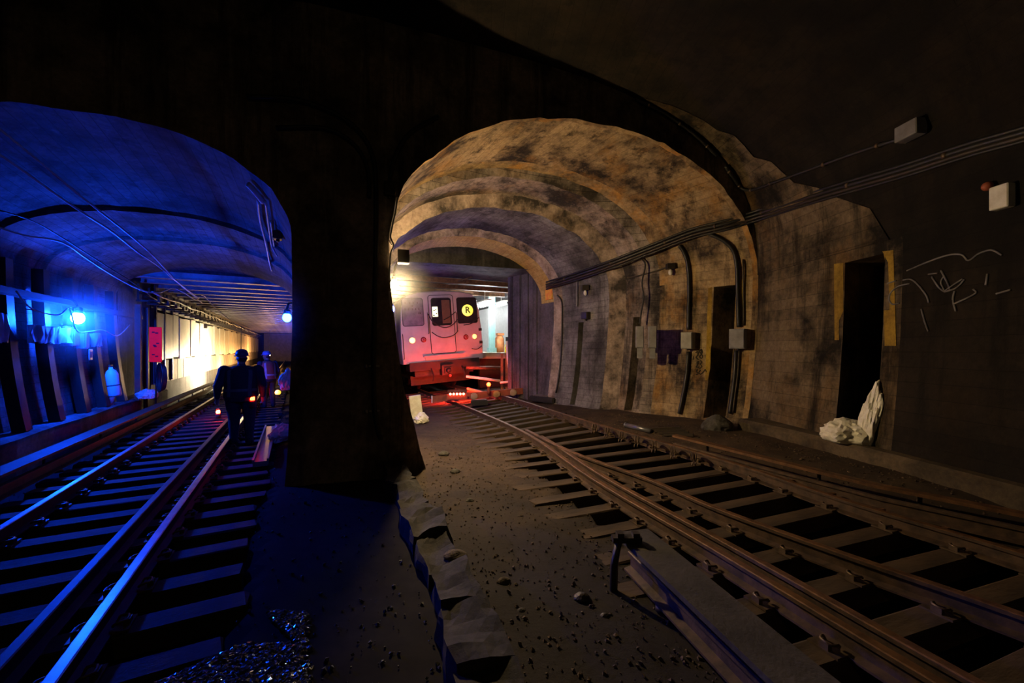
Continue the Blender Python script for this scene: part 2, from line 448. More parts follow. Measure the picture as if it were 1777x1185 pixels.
# dark vertical wall plates right of the train
wr = thing('wall_right', None, None, kind='structure')
pa, pb = V(.93, 12.62, 0), V(-.12, 13.75, 0)
for k in range(8):
    a = pa.lerp(pb, k / 8); b = pa.lerp(pb, (k + 1) / 8)
    mb = MB(); off = (.0 if k % 2 else .035)
    d = (b - a).normalized(); nrm = V(-d.y, d.x, 0)
    mb.bar((a + b) / 2 - nrm * off + V(0, 0, -.2), (a + b) / 2 - nrm * off + V(0, 0, 4.4), (b - a).length * .97, .06, up=nrm)
    mb.build('wall_panel', M['plate'], wr)
mb = MB(); mb.box((pa + pb) / 2 + V(.12, .1, 2.0), ((pb - pa).length, .05, 4.8), math.atan2((pb - pa).y, (pb - pa).x)); mb.build('backing', M['iron'], wr)

# --- the big chamber the camera stands in
def chz(u): return 3.4 + 3.3 * max(0.0, 1 - abs(u) ** 2.8) ** (1 / 2.8)
cm, chh = V(-.95, 6.31, 0), V(6.15, 2.21, 0)     # middle and half of the head wall line
zlc = zq([-.2, .05, .32, .7, 1.3, 2.0, 2.7, 3.22, 3.4], 3.4, Z0)
C0, cL, cR = prof((cm - chh)[:2], (cm + chh)[:2], 3.4, 6.7, Z0, .1, .13, 2.8, 40, zlc)
C1 = [p + V(.75, -12.5, 0) for p in C0]
def vD(D): return (8.52 - D) / 12.5
vsC = [0, .05, .1, vD(6.45), vD(5.8), .3, .4, .55, .75, 1.0]
Cr = [a.lerp(b, .07) for a, b in zip(C0, C1)]
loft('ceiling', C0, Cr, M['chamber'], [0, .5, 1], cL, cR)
ax = V(0, 0, 3.4)      # bulb light past the arch painted as a paler strip, tapering toward the crown
def inw(p): return p + ((cm + ax) - V(p.x, p.y, p.z)) * .003
S0 = [inw(p) for p in C0]
S1 = [inw(a.lerp(b, .004 + .066 * max(0, min(1, (k - cR + 15) / 9)) * (1 + .35 * noise.noise(a * 2)) + .16 * max(0, min(1, (k - cR + 6) / 6)) ** 1.5 * (1 + .12 * noise.noise(a * 2.5)))) for k, (a, b) in enumerate(zip(C0, C1))]
loft('ceiling', S0, S1, M['chamber2'], [0, .25, .5, .75, 1], cR - 15, cR, rough=0)
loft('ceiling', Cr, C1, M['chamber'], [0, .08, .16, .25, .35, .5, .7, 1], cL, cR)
Cm = [a.lerp(b, vD(5.55)) for a, b in zip(C0, C1)]
vs_a = [0, .15, .3, .45, (8.52 - 6.45) / (8.52 - 5.55), (8.52 - 5.8) / (8.52 - 5.55), 1]
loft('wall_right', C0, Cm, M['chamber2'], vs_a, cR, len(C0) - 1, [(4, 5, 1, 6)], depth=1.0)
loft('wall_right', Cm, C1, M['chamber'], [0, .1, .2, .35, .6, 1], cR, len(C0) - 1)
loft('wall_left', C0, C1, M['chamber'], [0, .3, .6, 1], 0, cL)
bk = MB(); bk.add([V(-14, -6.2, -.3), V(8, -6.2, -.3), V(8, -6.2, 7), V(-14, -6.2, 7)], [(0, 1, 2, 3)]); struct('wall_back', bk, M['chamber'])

# --- left tunnel sections
zlL = zq([-.2, .1, .5, .9, 1.5, 2.1, 2.7, 3.2], 3.2, Z0)
xl, xr = -7.35, -3.02
L0, lL, lR = prof((xl, HLINE(xl)), (xr, HLINE(xr)), 3.2, 4.68, Z0, .12, .04, 2.3, 48, zlL, .02, 21)
def lsec(t, a, b, zC, zS=3.2, j=.012, sd=1):
    return prof(LT(t, a)[:2], LT(t, b + .2)[:2], zS, zC, Z0, .12, .04, 2.3, 48, zlL, j, sd)[0]
L1b = lsec(9.5, -4.36, -.1, 4.38, sd=22); L2 = lsec(9.55, -4.3, -.14, 4.3, sd=23)
L2b = lsec(11.1, -4.3, -.12, 4.24, sd=24); L3 = lsec(11.15, -4.24, -.16, 4.17, sd=25)
L4 = lsec(14.6, -4.2, -.16, 4.12, sd=26, j=.004)
for A, B in ((L0, L1b), (L2, L2b), (L3, L4)):
    vs = [k / 6 for k in range(7)]
    loft('ceiling', A, B, M['left'], vs, lL, lR)
    loft('wall_left', A, B, M['left'], vs, 0, lL)
    loft('wall_right', A, B, M['left'], vs, lR, len(A) - 1)
annulus('trim_4', L1b, L2, M['left']); annulus('trim_5', L2b, L3, M['left'])
# flat roofed part beyond, lined on the left with pale panels
ZL = 4.02
mb = MB(); top = [p for p in L4 if p.z > ZL]
mb.add([V(top[0].x, top[0].y, ZL)] + top + [V(top[-1].x, top[-1].y, ZL)], [tuple(range(len(top) + 2))])
struct('wall_back', mb, M['left'])
TE = 75.0
mb = MB(); mb.add([LT(14.6, -4.6, ZL + .25), LT(14.6, .4, ZL + .25), LT(TE, .4, ZL + .25), LT(TE, -4.6, ZL + .25)], [(0, 1, 2, 3)])
mb.add([LT(14.6, -4.6, ZL), LT(14.6, .4, ZL), LT(14.6, .4, ZL + .25), LT(14.6, -4.6, ZL + .25)], [(0, 1, 2, 3)])
lc = struct('ceiling', mb, M['plate'])
bmb = MB(); bmb.box((0, 0, .13), (4.6, .12, .26)); bmb.box((0, 0, .0), (4.6, .24, .03)); bme = bmb.mesh('beam', mat('beam_paint', (.4, .38, .4), (.2, .19, .2), .5, scale=3))
for k in range(38):
    p = LT(15.3 + 1.25 * k, -2.1, ZL - .1)
    put('ceiling_beam', bme, lc, p, LROT)
mb = MB(); mb.add([LT(14.6, -4.17, Z0), LT(14.6, -4.17, ZL + .3), LT(17.4, -4.17, ZL + .3), LT(17.4, -4.17, Z0)], [(0, 1, 2, 3)]); struct('wall_left', mb, M['plate'])
mb = MB(); mb.add([LT(17.4, -4.15, Z0), LT(17.4, -4.15, ZL + .3), LT(TE, -4.15, ZL + .3), LT(TE, -4.15, Z0)], [(0, 1, 2, 3)])
wl = struct('wall_left', mb, M['plate'])
pm = bevel(MB().box((0, 0, 0), (.06, .92, 1.62)).mesh('wall_panel', M['tile']), .008, 1)
for k in range(44):
    t = 18.0 + 1.0 * k
    put('wall_panel', pm, wl, LT(t, -4.06 + .02 * (k % 2), 2.3 + .035 * ((k * 7) % 3 - 1)), LROT)
gp = bevel(MB().box((0, 0, 0), (.05, .93, .8)).mesh('wall_panel', M['tile2']), .008, 1)
for k in range(44):
    put('wall_panel', gp, wl, LT(18.0 + 1.0 * k, -4.08, 3.58), LROT)
    put('wall_panel', gp, wl, LT(18.0 + 1.0 * k, -4.1, 1.05), LROT)
cn = MB().box((0, 0, 0), (.06, .1, 3.0)).mesh('wall_stud', M['iron'])
for t in (17.45, 18.5, 19.5): put('wall_stud', cn, wl, LT(t, -4.04, 2.2), LROT)
mb = MB(); mb.add([LT(14.6, .06, Z0), LT(14.6, .06, ZL + .3), LT(TE, .06, ZL + .3), LT(TE, .06, Z0)], [(0, 1, 2, 3)]); struct('wall_right', mb, M['plate'])
mb = MB(); mb.add([LT(TE, -4.6, Z0), LT(TE, .5, Z0), LT(TE, .5, ZL + .3), LT(TE, -4.6, ZL + .3)], [(0, 1, 2, 3)]); struct('wall_back', mb, M['tile2'])

# --- head wall with the pier between the two tunnels
hm = MB()
def hz(p):   # chamber height above a head wall point
    return chz(((p.x - cm.x) * chh.x + (p.y - cm.y) * chh.y) / chh.length_squared)
for A, i0, i1 in ((L0, lL, lR), (R0, iL, iR)):
    lo = [A[k] for k in range(i0, i1 + 1)]
    hi = [V(p.x, p.y, max(p.z + .002, hz(p))) for p in lo]
    n = len(lo)
    rows = 4; vv = []
    for r in range(rows + 1): vv += [lo[k].lerp(hi[k], r / rows) for k in range(n)]
    hm.add(vv, [(r * n + k, r * n + k + 1, (r + 1) * n + k + 1, (r + 1) * n + k) for r in range(rows) for k in range(n - 1)])
# pier face: rows between the edge of the left tunnel and the edge of the right tunnel
le = [L0[k] for k in range(len(L0) - 1, lR - 1, -1)]; re = [R0[k] for k in range(0, iL + 1)]
def at_z(pts, z):
    for a, b in zip(pts[:-1], pts[1:]):
        if a.z <= z <= b.z + 1e-6: return a.lerp(b, (z - a.z) / max(b.z - a.z, 1e-6))
    return pts[-1].copy() if z > pts[-1].z else pts[0].copy()
zs = [-.2, 0, .15, .3, .5, .7, .9, 1.1, 1.3, 1.6, 2, 2.4, 2.7, 3.0, 3.2, 3.4, 4.0, 4.6, 5.2, 5.8, 99]
vv = []; nc = 8
for z in zs:
    a = at_z(le, min(z, 3.2)); b = at_z(re, min(z, 3.4))
    for k in range(nc + 1):
        p = a.lerp(b, k / nc); zz = min(z, hz(p)); p.z = zz
        if 0 < k < nc: p += V(.27, -.7, 0) * (.03 + .05 * noise.noise(V(p.x, p.z, 3)) + .12 * max(0, 1 - zz / 1.2) ** 2)
        vv.append(p)
hm.add(vv, [(r * (nc + 1) + k, r * (nc + 1) + k + 1, (r + 1) * (nc + 1) + k + 1, (r + 1) * (nc + 1) + k) for r in range(len(zs) - 1) for k in range(nc)])
struct('wall_front', hm, M['head'])

# ------------------------------------------------------------------ floor
RL1 = catmull([V(3.1, -.6, .15), V(2.75, .5, .15), V(2.19, 2.06, .15), V(1.73, 3.45, .15), V(1.06, 5.36, .15), V(.18, 8.4, .16), V(-1.85, 12.8, .18), V(-2.78, 14.35, .22), V(-4.2, 17.3, .24), V(-7.0, 24, .25)], 6)
RL4 = catmull([V(5.35, .2, .15), V(4.9, 1.5, .15), V(4.27, 3.36, .15), V(3.72, 4.4, .18), V(3.0, 6.0, .25), V(1.5, 8.9, .31), V(.05, 12.3, .34), V(-1.42, 14.98, .34), V(-2.85, 17.9, .34), V(-5.6, 24.6, .34)], 6)
RL3 = catmull([V(.3, 8.4, .17), V(1.0, 6.57, .17), V(1.76, 5.3, .16), V(2.17, 4.32, .16), V(2.68, 3.45, .16), V(3.26, 2.57, .16), V(3.85, 1.5, .16), V(4.4, .4, .16)], 6)
def x_at(line, y):
    for a, b in zip(line[:-1], line[1:]):
        if min(a.y, b.y) <= y <= max(a.y, b.y): 
            t = (y - a.y) / (b.y - a.y) if b.y != a.y else 0
            return a.x + (b.x - a.x) * t, a.z + (b.z - a.z) * t
    q = line[0] if abs(y - line[0].y) < abs(y - line[-1].y) else line[-1]
    return q.x, q.z
def sstep(a, b, x):
    t = max(0, min(1, (x - a) / (b - a))); return t * t * (3 - 2 * t)
def ground(x, y):
    l = x * TN[0] + y * TN[1]; t = x * TD[0] + y * TD[1]
    n = noise.noise(V(x * 1.3, y * 1.3, 0)) * .03 + noise.noise(V(x * 5, y * 5, 4)) * .012
    if x < HLINE_X(y):     # left side
        if l > -.35: return -.03 + n
        return -.17 + n * .5
    x1, z1 = x_at(RL1, y); x4, z4 = x_at(RL4, y)
    if x < x1 - .42: return -.015 + n + .02 * sstep(x1 - .6, x1 - 2, x)
    if x < x4 + .38: return lerp(-.2, z4 - .36, sstep(x1, x4, x)) + n * .4
    return lerp(z4 - .17, .27, sstep(x4 + .45, x4 + 1.3, x)) * sstep(0, 1, (y + 3) / 3) + n
KPTS = [V(-1.72, 5.9, 0), V(-1.38, 5.1, 0), V(-1.02, 4.3, 0), V(-.74, 3.72, 0), V(-.52, 3.2, 0), V(-.33, 2.7, 0), V(-.14, 2.15, 0), V(.05, 1.55, 0)]
def HLINE_X(y):            # border between the left bed and the right bed: the kerb line
    if y > 5.9: return -1.72 - (y - 5.9) * .5
    if y < 1.55: return .05
    return x_at(KPTS, y)[0]
gm = MB(); xs = [-13 + .125 * k for k in range(170)]; ys = [-2 + .125 * k for k in range(150)]
gv = [V(x, y, ground(x, y)) for y in ys for x in xs]; nx = len(xs)
gm.add(gv, [(j * nx + i, j * nx + i + 1, (j + 1) * nx + i + 1, (j + 1) * nx + i) for j in range(len(ys) - 1) for i in range(nx - 1)], smooth=True)
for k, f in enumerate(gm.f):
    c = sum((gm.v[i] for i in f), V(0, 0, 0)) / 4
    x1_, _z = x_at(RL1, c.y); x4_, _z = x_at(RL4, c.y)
    if c.x < HLINE_X(c.y) or x1_ - .35 < c.x < x4_ + .3: gm.m[k] = 1  # left bed coloured dark for the pier's shadow; bed between right rails shares it
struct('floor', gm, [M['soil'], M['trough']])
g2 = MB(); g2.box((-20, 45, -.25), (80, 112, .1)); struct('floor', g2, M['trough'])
# right kerb under the wall
mb = MB(); kp = [V(4.45, 7.95, .0), V(4.75, 6.6, 0), V(4.93, 5.2, 0), V(5.05, 3.7, 0), V(5.2, 1.5, 0), V(5.4, -1.5, 0)]
mb.sweep(catmull(kp, 5), [(.0, 0), (.0, .42), (-.06, .47), (-.9, .47), (-.9, 0)])
struct('trim_6', mb, M['bench'])
# left bench along the tunnel wall
mb = MB(); sec = [(-.75, -.3), (0, -.3), (.02, .46), (-.04, .5), (-.75, .5)]
mb.sweep([LT(t, -3.75 + .03 * math.sin(t * 2.3), 0) for t in [2 + .7 * k for k in range(23)]], sec)
struct('trim_7', mb, M['ledge'])

# find the surface behind a pixel
_v = []; _f = []
for vs_, fs_ in STRUCT:
    o_ = len(_v); _v += vs_; _f += [[i + o_ for i in f] for f in fs_]
BVH = BVHTree.FromPolygons(_v, _f)
EYE = V(0, 0, HC)
def hit(px, py, off=0.0):
    d = V((px - CX) / F, 1, -(py - HOR) / F).normalized()
    p, n, i, dist = BVH.ray_cast(EYE, d)
    if p is None: return EYE + d * 10, -d
    if n.dot(d) > 0: n = -n
    return p + n * off, n
def H(px, py, off=0.0): return hit(px, py, off)[0]
# ------------------------------------------------------------------ tracks
RSEC = [(-.07, -.15), (.07, -.15), (.07, -.135), (.012, -.12), (.012, -.04), (.036, -.032), (.036, -.006), (.028, 0), (-.028, 0), (-.036, -.006), (-.036, -.032), (-.012, -.04), (-.012, -.12), (-.07, -.135)]
def rail(name, pts, msides, mtop, parent):
    mb = MB(); pts = [Vector(p) for p in pts]
    mb.sweep(pts, RSEC)
    n = len(RSEC)
    for i in range(len(pts) - 1):
        for k in (6, 7, 8): mb.m[i * n + k] = 1
    return mb.build(name, [msides, mtop], parent)
def tie_mesh(name, L, w, h, m, seed):
    r = random.Random(seed); mb = MB()
    mb.box((0, 0, -h / 2), (L, w, h))
    me = bevel(mb.mesh(name, m), .012, 1)
    for v in me.vertices: v.co += V(r.uniform(-.02, .02), r.uniform(-.008, .008), r.uniform(-.004, .004))
    return me
cl = MB(); cl.box((0, 0, .008), (.3, .18, .016))
for s in (-1, 1):
    cl.tube([V(s * .06, .04, .016), V(s * .075, .045, .05), V(s * .12, .03, .055), V(s * .125, -.03, .05), V(s * .075, -.045, .05), V(s * .06, -.04, .03)], .009, 5, sub=2)
    cl.box((s * .125, .0, .03), (.035, .06, .045))
clip_me = cl.mesh('rail_fastener', M['clip'])

# right: turnout
rt = thing('railway_turnout', 'rusty brown track turnout on dusty wooden ties leading to the train', 'track')
rail('running_rail', RL1, M['rail_side'], M['rust'], rt)
rail('running_rail', RL4, M['rail_side'], M['rust'], rt)
rail('closure_rail', RL3, M['rail_side'], M['rust'], rt)
rail('guard_rail', [p + V(.17, .07, 0) for p in RL1 if p.y < 7.9], M['rail_side'], M['rust'], rt)
ties = [tie_mesh('tie', 1.0, .2, .17, M['tie'], k) for k in range(5)]
s_acc = 0; nxt = 0.0; kt = 0
for a, b in zip(RL1[:-1], RL1[1:]):
    seg = (b - a).length; d = (b - a).normalized()
    while nxt <= s_acc + seg:
        p = a + d * (nxt - s_acc)
        if p.y > 16: break
        nrm = V(-d.y, d.x, 0); nrm = nrm if nrm.x > 0 else -nrm
        # rail 4 point across
        q = None
        for k in range(60):
            c = p + nrm * (.05 * k)
            if c.x >= x_at(RL4, c.y)[0]: q = c; break
        if q is None: q = p + nrm * 1.5
        zz = x_at(RL4, q.y)[1]
        jl = random.uniform(-.12, .12)
        A_ = p - nrm * (.92 + jl); B_ = q + nrm * .42
        z0 = p.z - .15; z1 = zz - .15
        slope = (z1 - z0) / max((q - p).length, .1)
        A_.z = z0 - slope * .9 * .2; B_.z = z1 + slope * .42
        mid = (A_ + B_) / 2; L = (B_ - A_).length
        o = put('tie', ties[kt % 5], rt, mid + V(0, 0, -.002 + random.uniform(-.006, .004)), math.atan2((B_ - A_).y, (B_ - A_).x) + random.uniform(-.012, .012))
        o.rotation_euler[1] = -math.atan2(B_.z - A_.z, V((B_ - A_).x, (B_ - A_).y).length)
        o.scale[0] = L
        for pp, zz_ in ((p, z0), (q, z1)):
            put('rail_fastener', clip_me, rt, (pp.x, pp.y, zz_ + .002), math.atan2(nrm.y, nrm.x))
        x3, z3 = x_at(RL3, (p.y + q.y) / 2)
        if 1.2 < p.y < 6.6:
            f = (x3 - p.x) / max(q.x - p.x, .1); c3 = p.lerp(q, max(.1, min(.9, f)))
            x3 = x_at(RL3, c3.y)[0]
            put('rail_fastener', clip_me, rt, (x3, c3.y, lerp(z0, z1, f) + .002), math.atan2(nrm.y, nrm.x))
        kt += 1; nxt += .47
    s_acc += seg
# bowed bond straps along the inside of the far rail
for k in range(7):
    y = 8.1 - .34 * k; x, z = x_at(RL4, y); x -= .16
    for dx in (0, -.05):
        mb = MB(); mb.tube([V(x + dx, y + .13, z - .13), V(x + dx - .02, y + .12, z - .02), V(x + dx - .05, y + .02, z + .03), V(x + dx - .09, y - .1, z - .02), V(x + dx - .12, y - .14, z - .12)], .011, 6, sub=4)
        mb.build('bond_strap', M['clip'], rt)
# spacer blocks beside the far rail
for k in range(6):
    y = 5.6 - .42 * k; x, z = x_at(RL4, y)
    mb = MB(); mb.box((x + .16, y - .02, z - .08), (.22, .04, .06), .35); mb.build('spacer_block', M['rust'], rt)

# left track
lt = thing('railway_track', 'dark track with polished blue-lit rails curving away in the left tunnel', 'track')
tt = [.2 + .8 * k for k in range(90)]
rail('running_rail', [LT(t, -1.1, .15) for t in tt], M['iron'], M['steel'], lt)
rail('running_rail', [LT(t, -2.46, .15) for t in tt], M['iron'], M['steel'], lt)
rail('guard_rail', [LT(t, -1.42, .13) for t in tt if t < 16], M['iron'], M['iron'], lt)
tme = [tie_mesh('tie', 2.75, .2, .16, M['tie_dark'], 30 + k) for k in range(4)]
for k in range(72):
    t = .6 + .5 * k
    put('tie', tme[k % 4], lt, LT(t, -1.72 + random.uniform(-.06, .06), random.uniform(-.008, 0)), LROT + random.uniform(-.01, .01))
    if k < 52:
        for l in (-1.1, -2.46): put('rail_fastener', clip_me, lt, LT(t, l, .002), LROT)
# third rails with cover boards
def third(name, label, line, mtop, w=.26, z=.36, hleg=.3, step=1.6, side=.0):
    o = thing(name, label, 'third rail', line[0] * 1.0)
    base = line[0]
    line = [p - base for p in line]
    mb = MB(); mb.sweep([p + V(0, 0, z) for p in line], [(-w / 2, 0), (w / 2, 0), (w / 2, .035), (-w / 2, .035)]); mb.build('cover_board', mtop, o)
    mb = MB(); mb.sweep([p + V(0, 0, .2) for p in line], RSEC); mb.build('power_rail', M['rail_side'], o)
    L = 0
    for a, b in zip(line[:-1], line[1:]):
        d = (b - a); n = max(1, int(d.length / step))
        for i in range(n):
            p = a + d * ((i + .3) / n); dn = d.normalized(); r = V(dn.y, -dn.x, 0)
            mb = MB(); mb.tube([p + r * -.1 + V(0, 0, -.02), p + r * -(w / 2 + .03) + V(0, 0, .1), p + r * -(w / 2 + .03) + V(0, 0, z - .02), p + r * -.02 + V(0, 0, z - .01)], .02, 6)
            mb.lathe([(.06, 0), (.055, .03), (.03, .05), (.03, .06)], p + V(0, 0, -.01), 10)
            mb.build('bracket', M['iron'], o)
    return o
third('third_rail', 'brown covered third rail along the bench in the left tunnel', [LT(t, -3.12, .0) for t in [1.5, 6, 12, 18, 24, 32, 45]], mat('cover_brown', (.1, .058, .033), (.045, .027, .017), .6, scale=5), .24, .34)
third('third_rail', 'third rail under a thin rusty cover beside the right-hand kerb', [V(2.72, 6.75, .08), V(3.62, 5.2, .03), V(4.1, 4.5, 0), V(4.75, 3.7, .0), V(5.35, 2.4, 0)], M['rust'], .12, .3)
nb = third('third_rail', 'short third rail under a wide grey board in the right foreground', [V(.98, 3.3, 0), V(1.3, 1.85, 0), V(1.62, .5, 0)], mat('board_grey', (.07, .06, .055), (.035, .03, .028), .7, scale=3, bump=.3), .29, .33)
mb = MB(); mb.tube([V(-.16, -.2, .38), V(-.2, -.22, .2), V(-.2, -.2, -.02)], .03, 6); mb.box((-.1, -.2, .39), (.22, .07, .04)); mb.box((-.15, -.2, .42), (.05, .06, .04)); mb.box((-.03, -.2, .42), (.05, .06, .04)); mb.build('clamp', M['iron'], nb)

# ------------------------------------------------------------------ the train
tr = thing('subway_car', 'silver subway car end with a round yellow R route sign', 'train', TR)
tr.rotation_euler = (0, math.radians(-4.2), math.radians(25.1))
def tp(name, mb, m, parent=None, **k): return mb.build(name, m, parent or tr, **k)
# body shell: end outline swept backwards
out = [(-1.50, 1.12), (-1.53, 1.6), (-1.52, 2.3), (-1.47, 3.0), (-1.40, 3.36), (-1.22, 3.56), (-.8, 3.66), (0, 3.70), (.8, 3.66), (1.22, 3.56), (1.40, 3.36), (1.47, 3.0), (1.52, 2.3), (1.53, 1.6), (1.50, 1.12)]
mb = MB(); n = len(out); vs = []
for y, s_ in ((0, .985), (.06, 1.0), (8, 1.0), (20, 1.0)): vs += [V(x * s_, y, 1.12 + (z - 1.12) * s_) for x, z in out]
fs = [tuple(range(n))] + [(r * n + k, r * n + (k + 1) % n, (r + 1) * n + (k + 1) % n, (r + 1) * n + k) for r in range(3) for k in range(n)]
mb.add(vs, fs); tp('car_body', mb, M['car'])
def rrect(x0, x1, z0, z1, r, n=5):
    o = []
    for cx, cz, a0 in ((x1 - r, z1 - r, 0), (x0 + r, z1 - r, 90), (x0 + r, z0 + r, 180), (x1 - r, z0 + r, 270)):
        for k in range(n + 1):
            a = math.radians(a0 + 90 * k / n); o.append((cx + r * math.cos(a), cz + r * math.sin(a)))
    return o
def pane(name, x0, x1, z0, z1, r, y, m, parent=None, frame=None):
    o = rrect(x0, x1, z0, z1, r); n = len(o); mb = MB()
    mb.add([V(x, y, z) for x, z in o] + [V(x, y + .02, z) for x, z in o], [tuple(range(n))] + [(k, n + k, n + (k + 1) % n, (k + 1) % n) for k in range(n)])
    w = mb.build(name, m, parent or tr)
    if frame:
        i = rrect(x0 - frame, x1 + frame, z0 - frame, z1 + frame, r + frame)
        fb = MB(); vv = [V(x, y - .015, z) for x, z in o] + [V(x, y - .015, z) for x, z in i] + [V(x, y + .02, z) for x, z in i] + [V(x, y + .01, z) for x, z in o]
        fb.add(vv, [(k, (k + 1) % n, n + (k + 1) % n, n + k) for k in range(n)] + [(n + k, n + (k + 1) % n, 2 * n + (k + 1) % n, 2 * n + k) for k in range(n)] + [(3 * n + k, 3 * n + (k + 1) % n, (k + 1) % n, k) for k in range(n)])
        fb.build('window_gasket', M['rubber'], w)
    return w
lw = pane('end_window', -1.40, -.68, 2.47, 3.42, .07, -.012, M['glass_l'], frame=.022)
dots = MB()
for r, (z, xs_) in enumerate(((3.27, (-1.28, -1.13, -1.0, -.86)), (3.16, (-1.08, -1.03)), (3.05, (-1.3, -1.18, -1.05, -.93, -.82)), (2.9, (-.83, -.78)))):
    for x in xs_: dots.box((x, -.016, z), (.03, .008, .07))
dots.build('window_sticker', mat('sticker', (.1, .06, .05), None), lw, kind='stuff')
rw = pane('end_window', .60, 1.36, 2.47, 3.42, .07, -.012, M['glass'], frame=.012)
dr = pane('end_door', -.46, .44, 1.42, 3.52, .08, -.02, M['car'], frame=.018)
dw = pane('door_window', -.35, .33, 2.45, 3.40, .07, -.045, M['glass'], dr, frame=.03)
lit = MB(); lit.box((-.25, -.05, 2.93), (.2, .006, .36)); lit.build('lit_cab_panel', glow('cab_light', (1.0, .9, .5), 1.6), dr)
mk = MB()
for x, z, a, b in ((-.28, 2.98, .06, .03), (-.22, 3.0, .04, .04), (-.2, 2.86, .05, .04), (-.3, 2.8, .05, .05)): mk.box((x, -.055, z), (a, .004, b))
mk.build('cab_silhouette', M['rubber'], dr)
cb = MB(); cb.box((.16, -.046, 2.92), (.3, .004, .85)); cb.build('cab_partition', mat('cab_brown', (.16, .1, .05), None, .6), dr)
# route sign
sg = MB(); sg.lathe([(.0, 0), (.215, 0), (.215, .012), (.0, .012)], (.99, -.03, 2.94), 36, rot=Matrix.Rotation(math.pi / 2, 3, 'X'))
so = sg.build('route_sign', glow('route_yellow', (1.0, .84, .03), 1.15), rw)
def letters(txt, size, name, m, parent, loc, rot, ext=.004, bold=0.0):
    c = bpy.data.curves.new(name, 'FONT'); c.body = txt; c.size = size; c.align_x = 'CENTER'; c.align_y = 'CENTER'; c.extrude = ext; c.offset = bold
    t_ = bpy.data.objects.new('tmp_text', c); COL.objects.link(t_)
    dg = bpy.context.evaluated_depsgraph_get(); me = bpy.data.meshes.new_from_object(t_.evaluated_get(dg))
    bpy.data.objects.remove(t_); me.materials.clear(); me.materials.append(m)
    o = put(name, me, parent, loc); o.rotation_euler = rot; return o
letters('R', .33, 'route_letter', M['rubber'], rw, (.99, -.05, 2.945), (math.pi / 2, 0, 0), bold=.008)
# lamps on the car end
def tail(x, z, col, pw, r=.09, ring=True):
    mb = MB(); mb.lathe([(0, .02), (r * .75, .015), (r, 0)], (x, -.025, z), 20, rot=Matrix.Rotation(math.pi / 2, 3, 'X'))
    t_ = mb.build('tail_lamp', glow('tail_glow', col, pw), tr)
    if ring:
        mb = MB(); mb.tube([V(x + (r + .02) * math.cos(a * math.pi / 10), -.02, z + (r + .02) * math.sin(a * math.pi / 10)) for a in range(20)], .018, 6, closed=True); mb.build('lamp_ring', M['car'], t_)
tail(-1.13, 1.95, (1.0, .38, .1), 5.0, .1)
tail(1.20, 1.95, (1.0, .16, .03), 9.0, .085)
mr = mat('red_lens', (.35, .04, .03), (.25, .02, .02), .25)
for x in (-.73, .86):
    mb = MB(); mb.lathe([(0, .03), (.07, .02), (.1, 0)], (x, -.02, 1.95), 20, rot=Matrix.Rotation(math.pi / 2, 3, 'X'))
    q = mb.build('marker_lens', mr, tr)
    for a in range(5):
        mb = MB(); mb.ball((x + .045 * math.cos(a * 1.256), -.05, 1.95 + .045 * math.sin(a * 1.256)), .011, 6, 5); mb.build('reflector', M['white'], q)
# trim lines, sill, chains and rails
for z in (2.28, 1.62):
    for x0, x1 in ((-1.5, -.5), (.48, 1.5)):
        mb = MB(); mb.bar((x0, -.012, z), (x1, -.012, z), .02, .02); tp('trim_bead', mb, M['car'])
mb = MB(); mb.box((-.02, -.06, 1.34), (1.5, .14, .05)); mb.box((-.02, -.03, 1.27), (1.4, .08, .1)); tp('door_sill', mb, M['car'])
def chain(pts):
    mb = MB(); mb.tube([V(*p) for p in pts], .016, 6, sub=5); tp('safety_chain', mb, M['rubber'])
chain([(-.5, -.05, 2.85), (-.36, -.13, 2.55), (.02, -.16, 2.34), (.36, -.13, 2.44), (.56, -.05, 2.62)])
chain([(-.42, -.05, 2.2), (-.2, -.13, 2.03), (.05, -.15, 1.98), (.36, -.12, 2.05), (.56, -.05, 2.2)])
chain([(.05, -.06, 2.62), (.25, -.1, 2.72), (.52, -.05, 2.9)])
chain([(.8, -.04, 2.4), (1.1, -.1, 2.45), (1.42, -.04, 2.66)])
chain([(1.05, -.04, 1.5), (1.25, -.1, 1.47), (1.46, -.05, 1.58)])
for x, z0, z1 in ((-.53, 2.15, 2.9), (.53, 2.15, 2.9), (-1.46, 1.3, 2.2)):
    mb = MB(); mb.tube([V(x, -.02, z0), V(x, -.08, z0 + .03), V(x, -.08, z1 - .03), V(x, -.02, z1)], .014, 6); tp('grab_rail', mb, M['rubber'])
for z in (2.2, 1.72):
    mb = MB(); mb.box((1.44, -.04, z), (.1, .08, .1)); tp('chain_bracket', mb, M['iron'])
mb = MB(); mb.box((0, .25, 1.0), (2.6, .7, .3)); mb.box((0, .4, .78), (2.2, .6, .3)); tp('anticlimber', mb, M['car_dark'])
mb = MB(); mb.box((0, -.12, .82), (.42, .35, .36)); mb.box((0, -.32, .8), (.26, .14, .22)); mb.lathe([(0, 0), (.1, 0), (.06, .1), (0, .1)], (.0, -.4, .8), 12, rot=Matrix.Rotation(math.pi / 2, 3, 'X')); tp('coupler', mb, M['car_dark'])
mb = MB(); mb.ball((.02, -.48, .62), .05); tp('coupler_pin', mb, mat('pin_red', (.6, .08, .05), None))
for x in (-.55, .6):
    mb = MB(); mb.tube([V(x, -.1, .9), V(x + .05, -.22, .62), V(x + .02, -.16, .45)], .03, 6, sub=4); tp('air_hose', mb, M['rubber'])
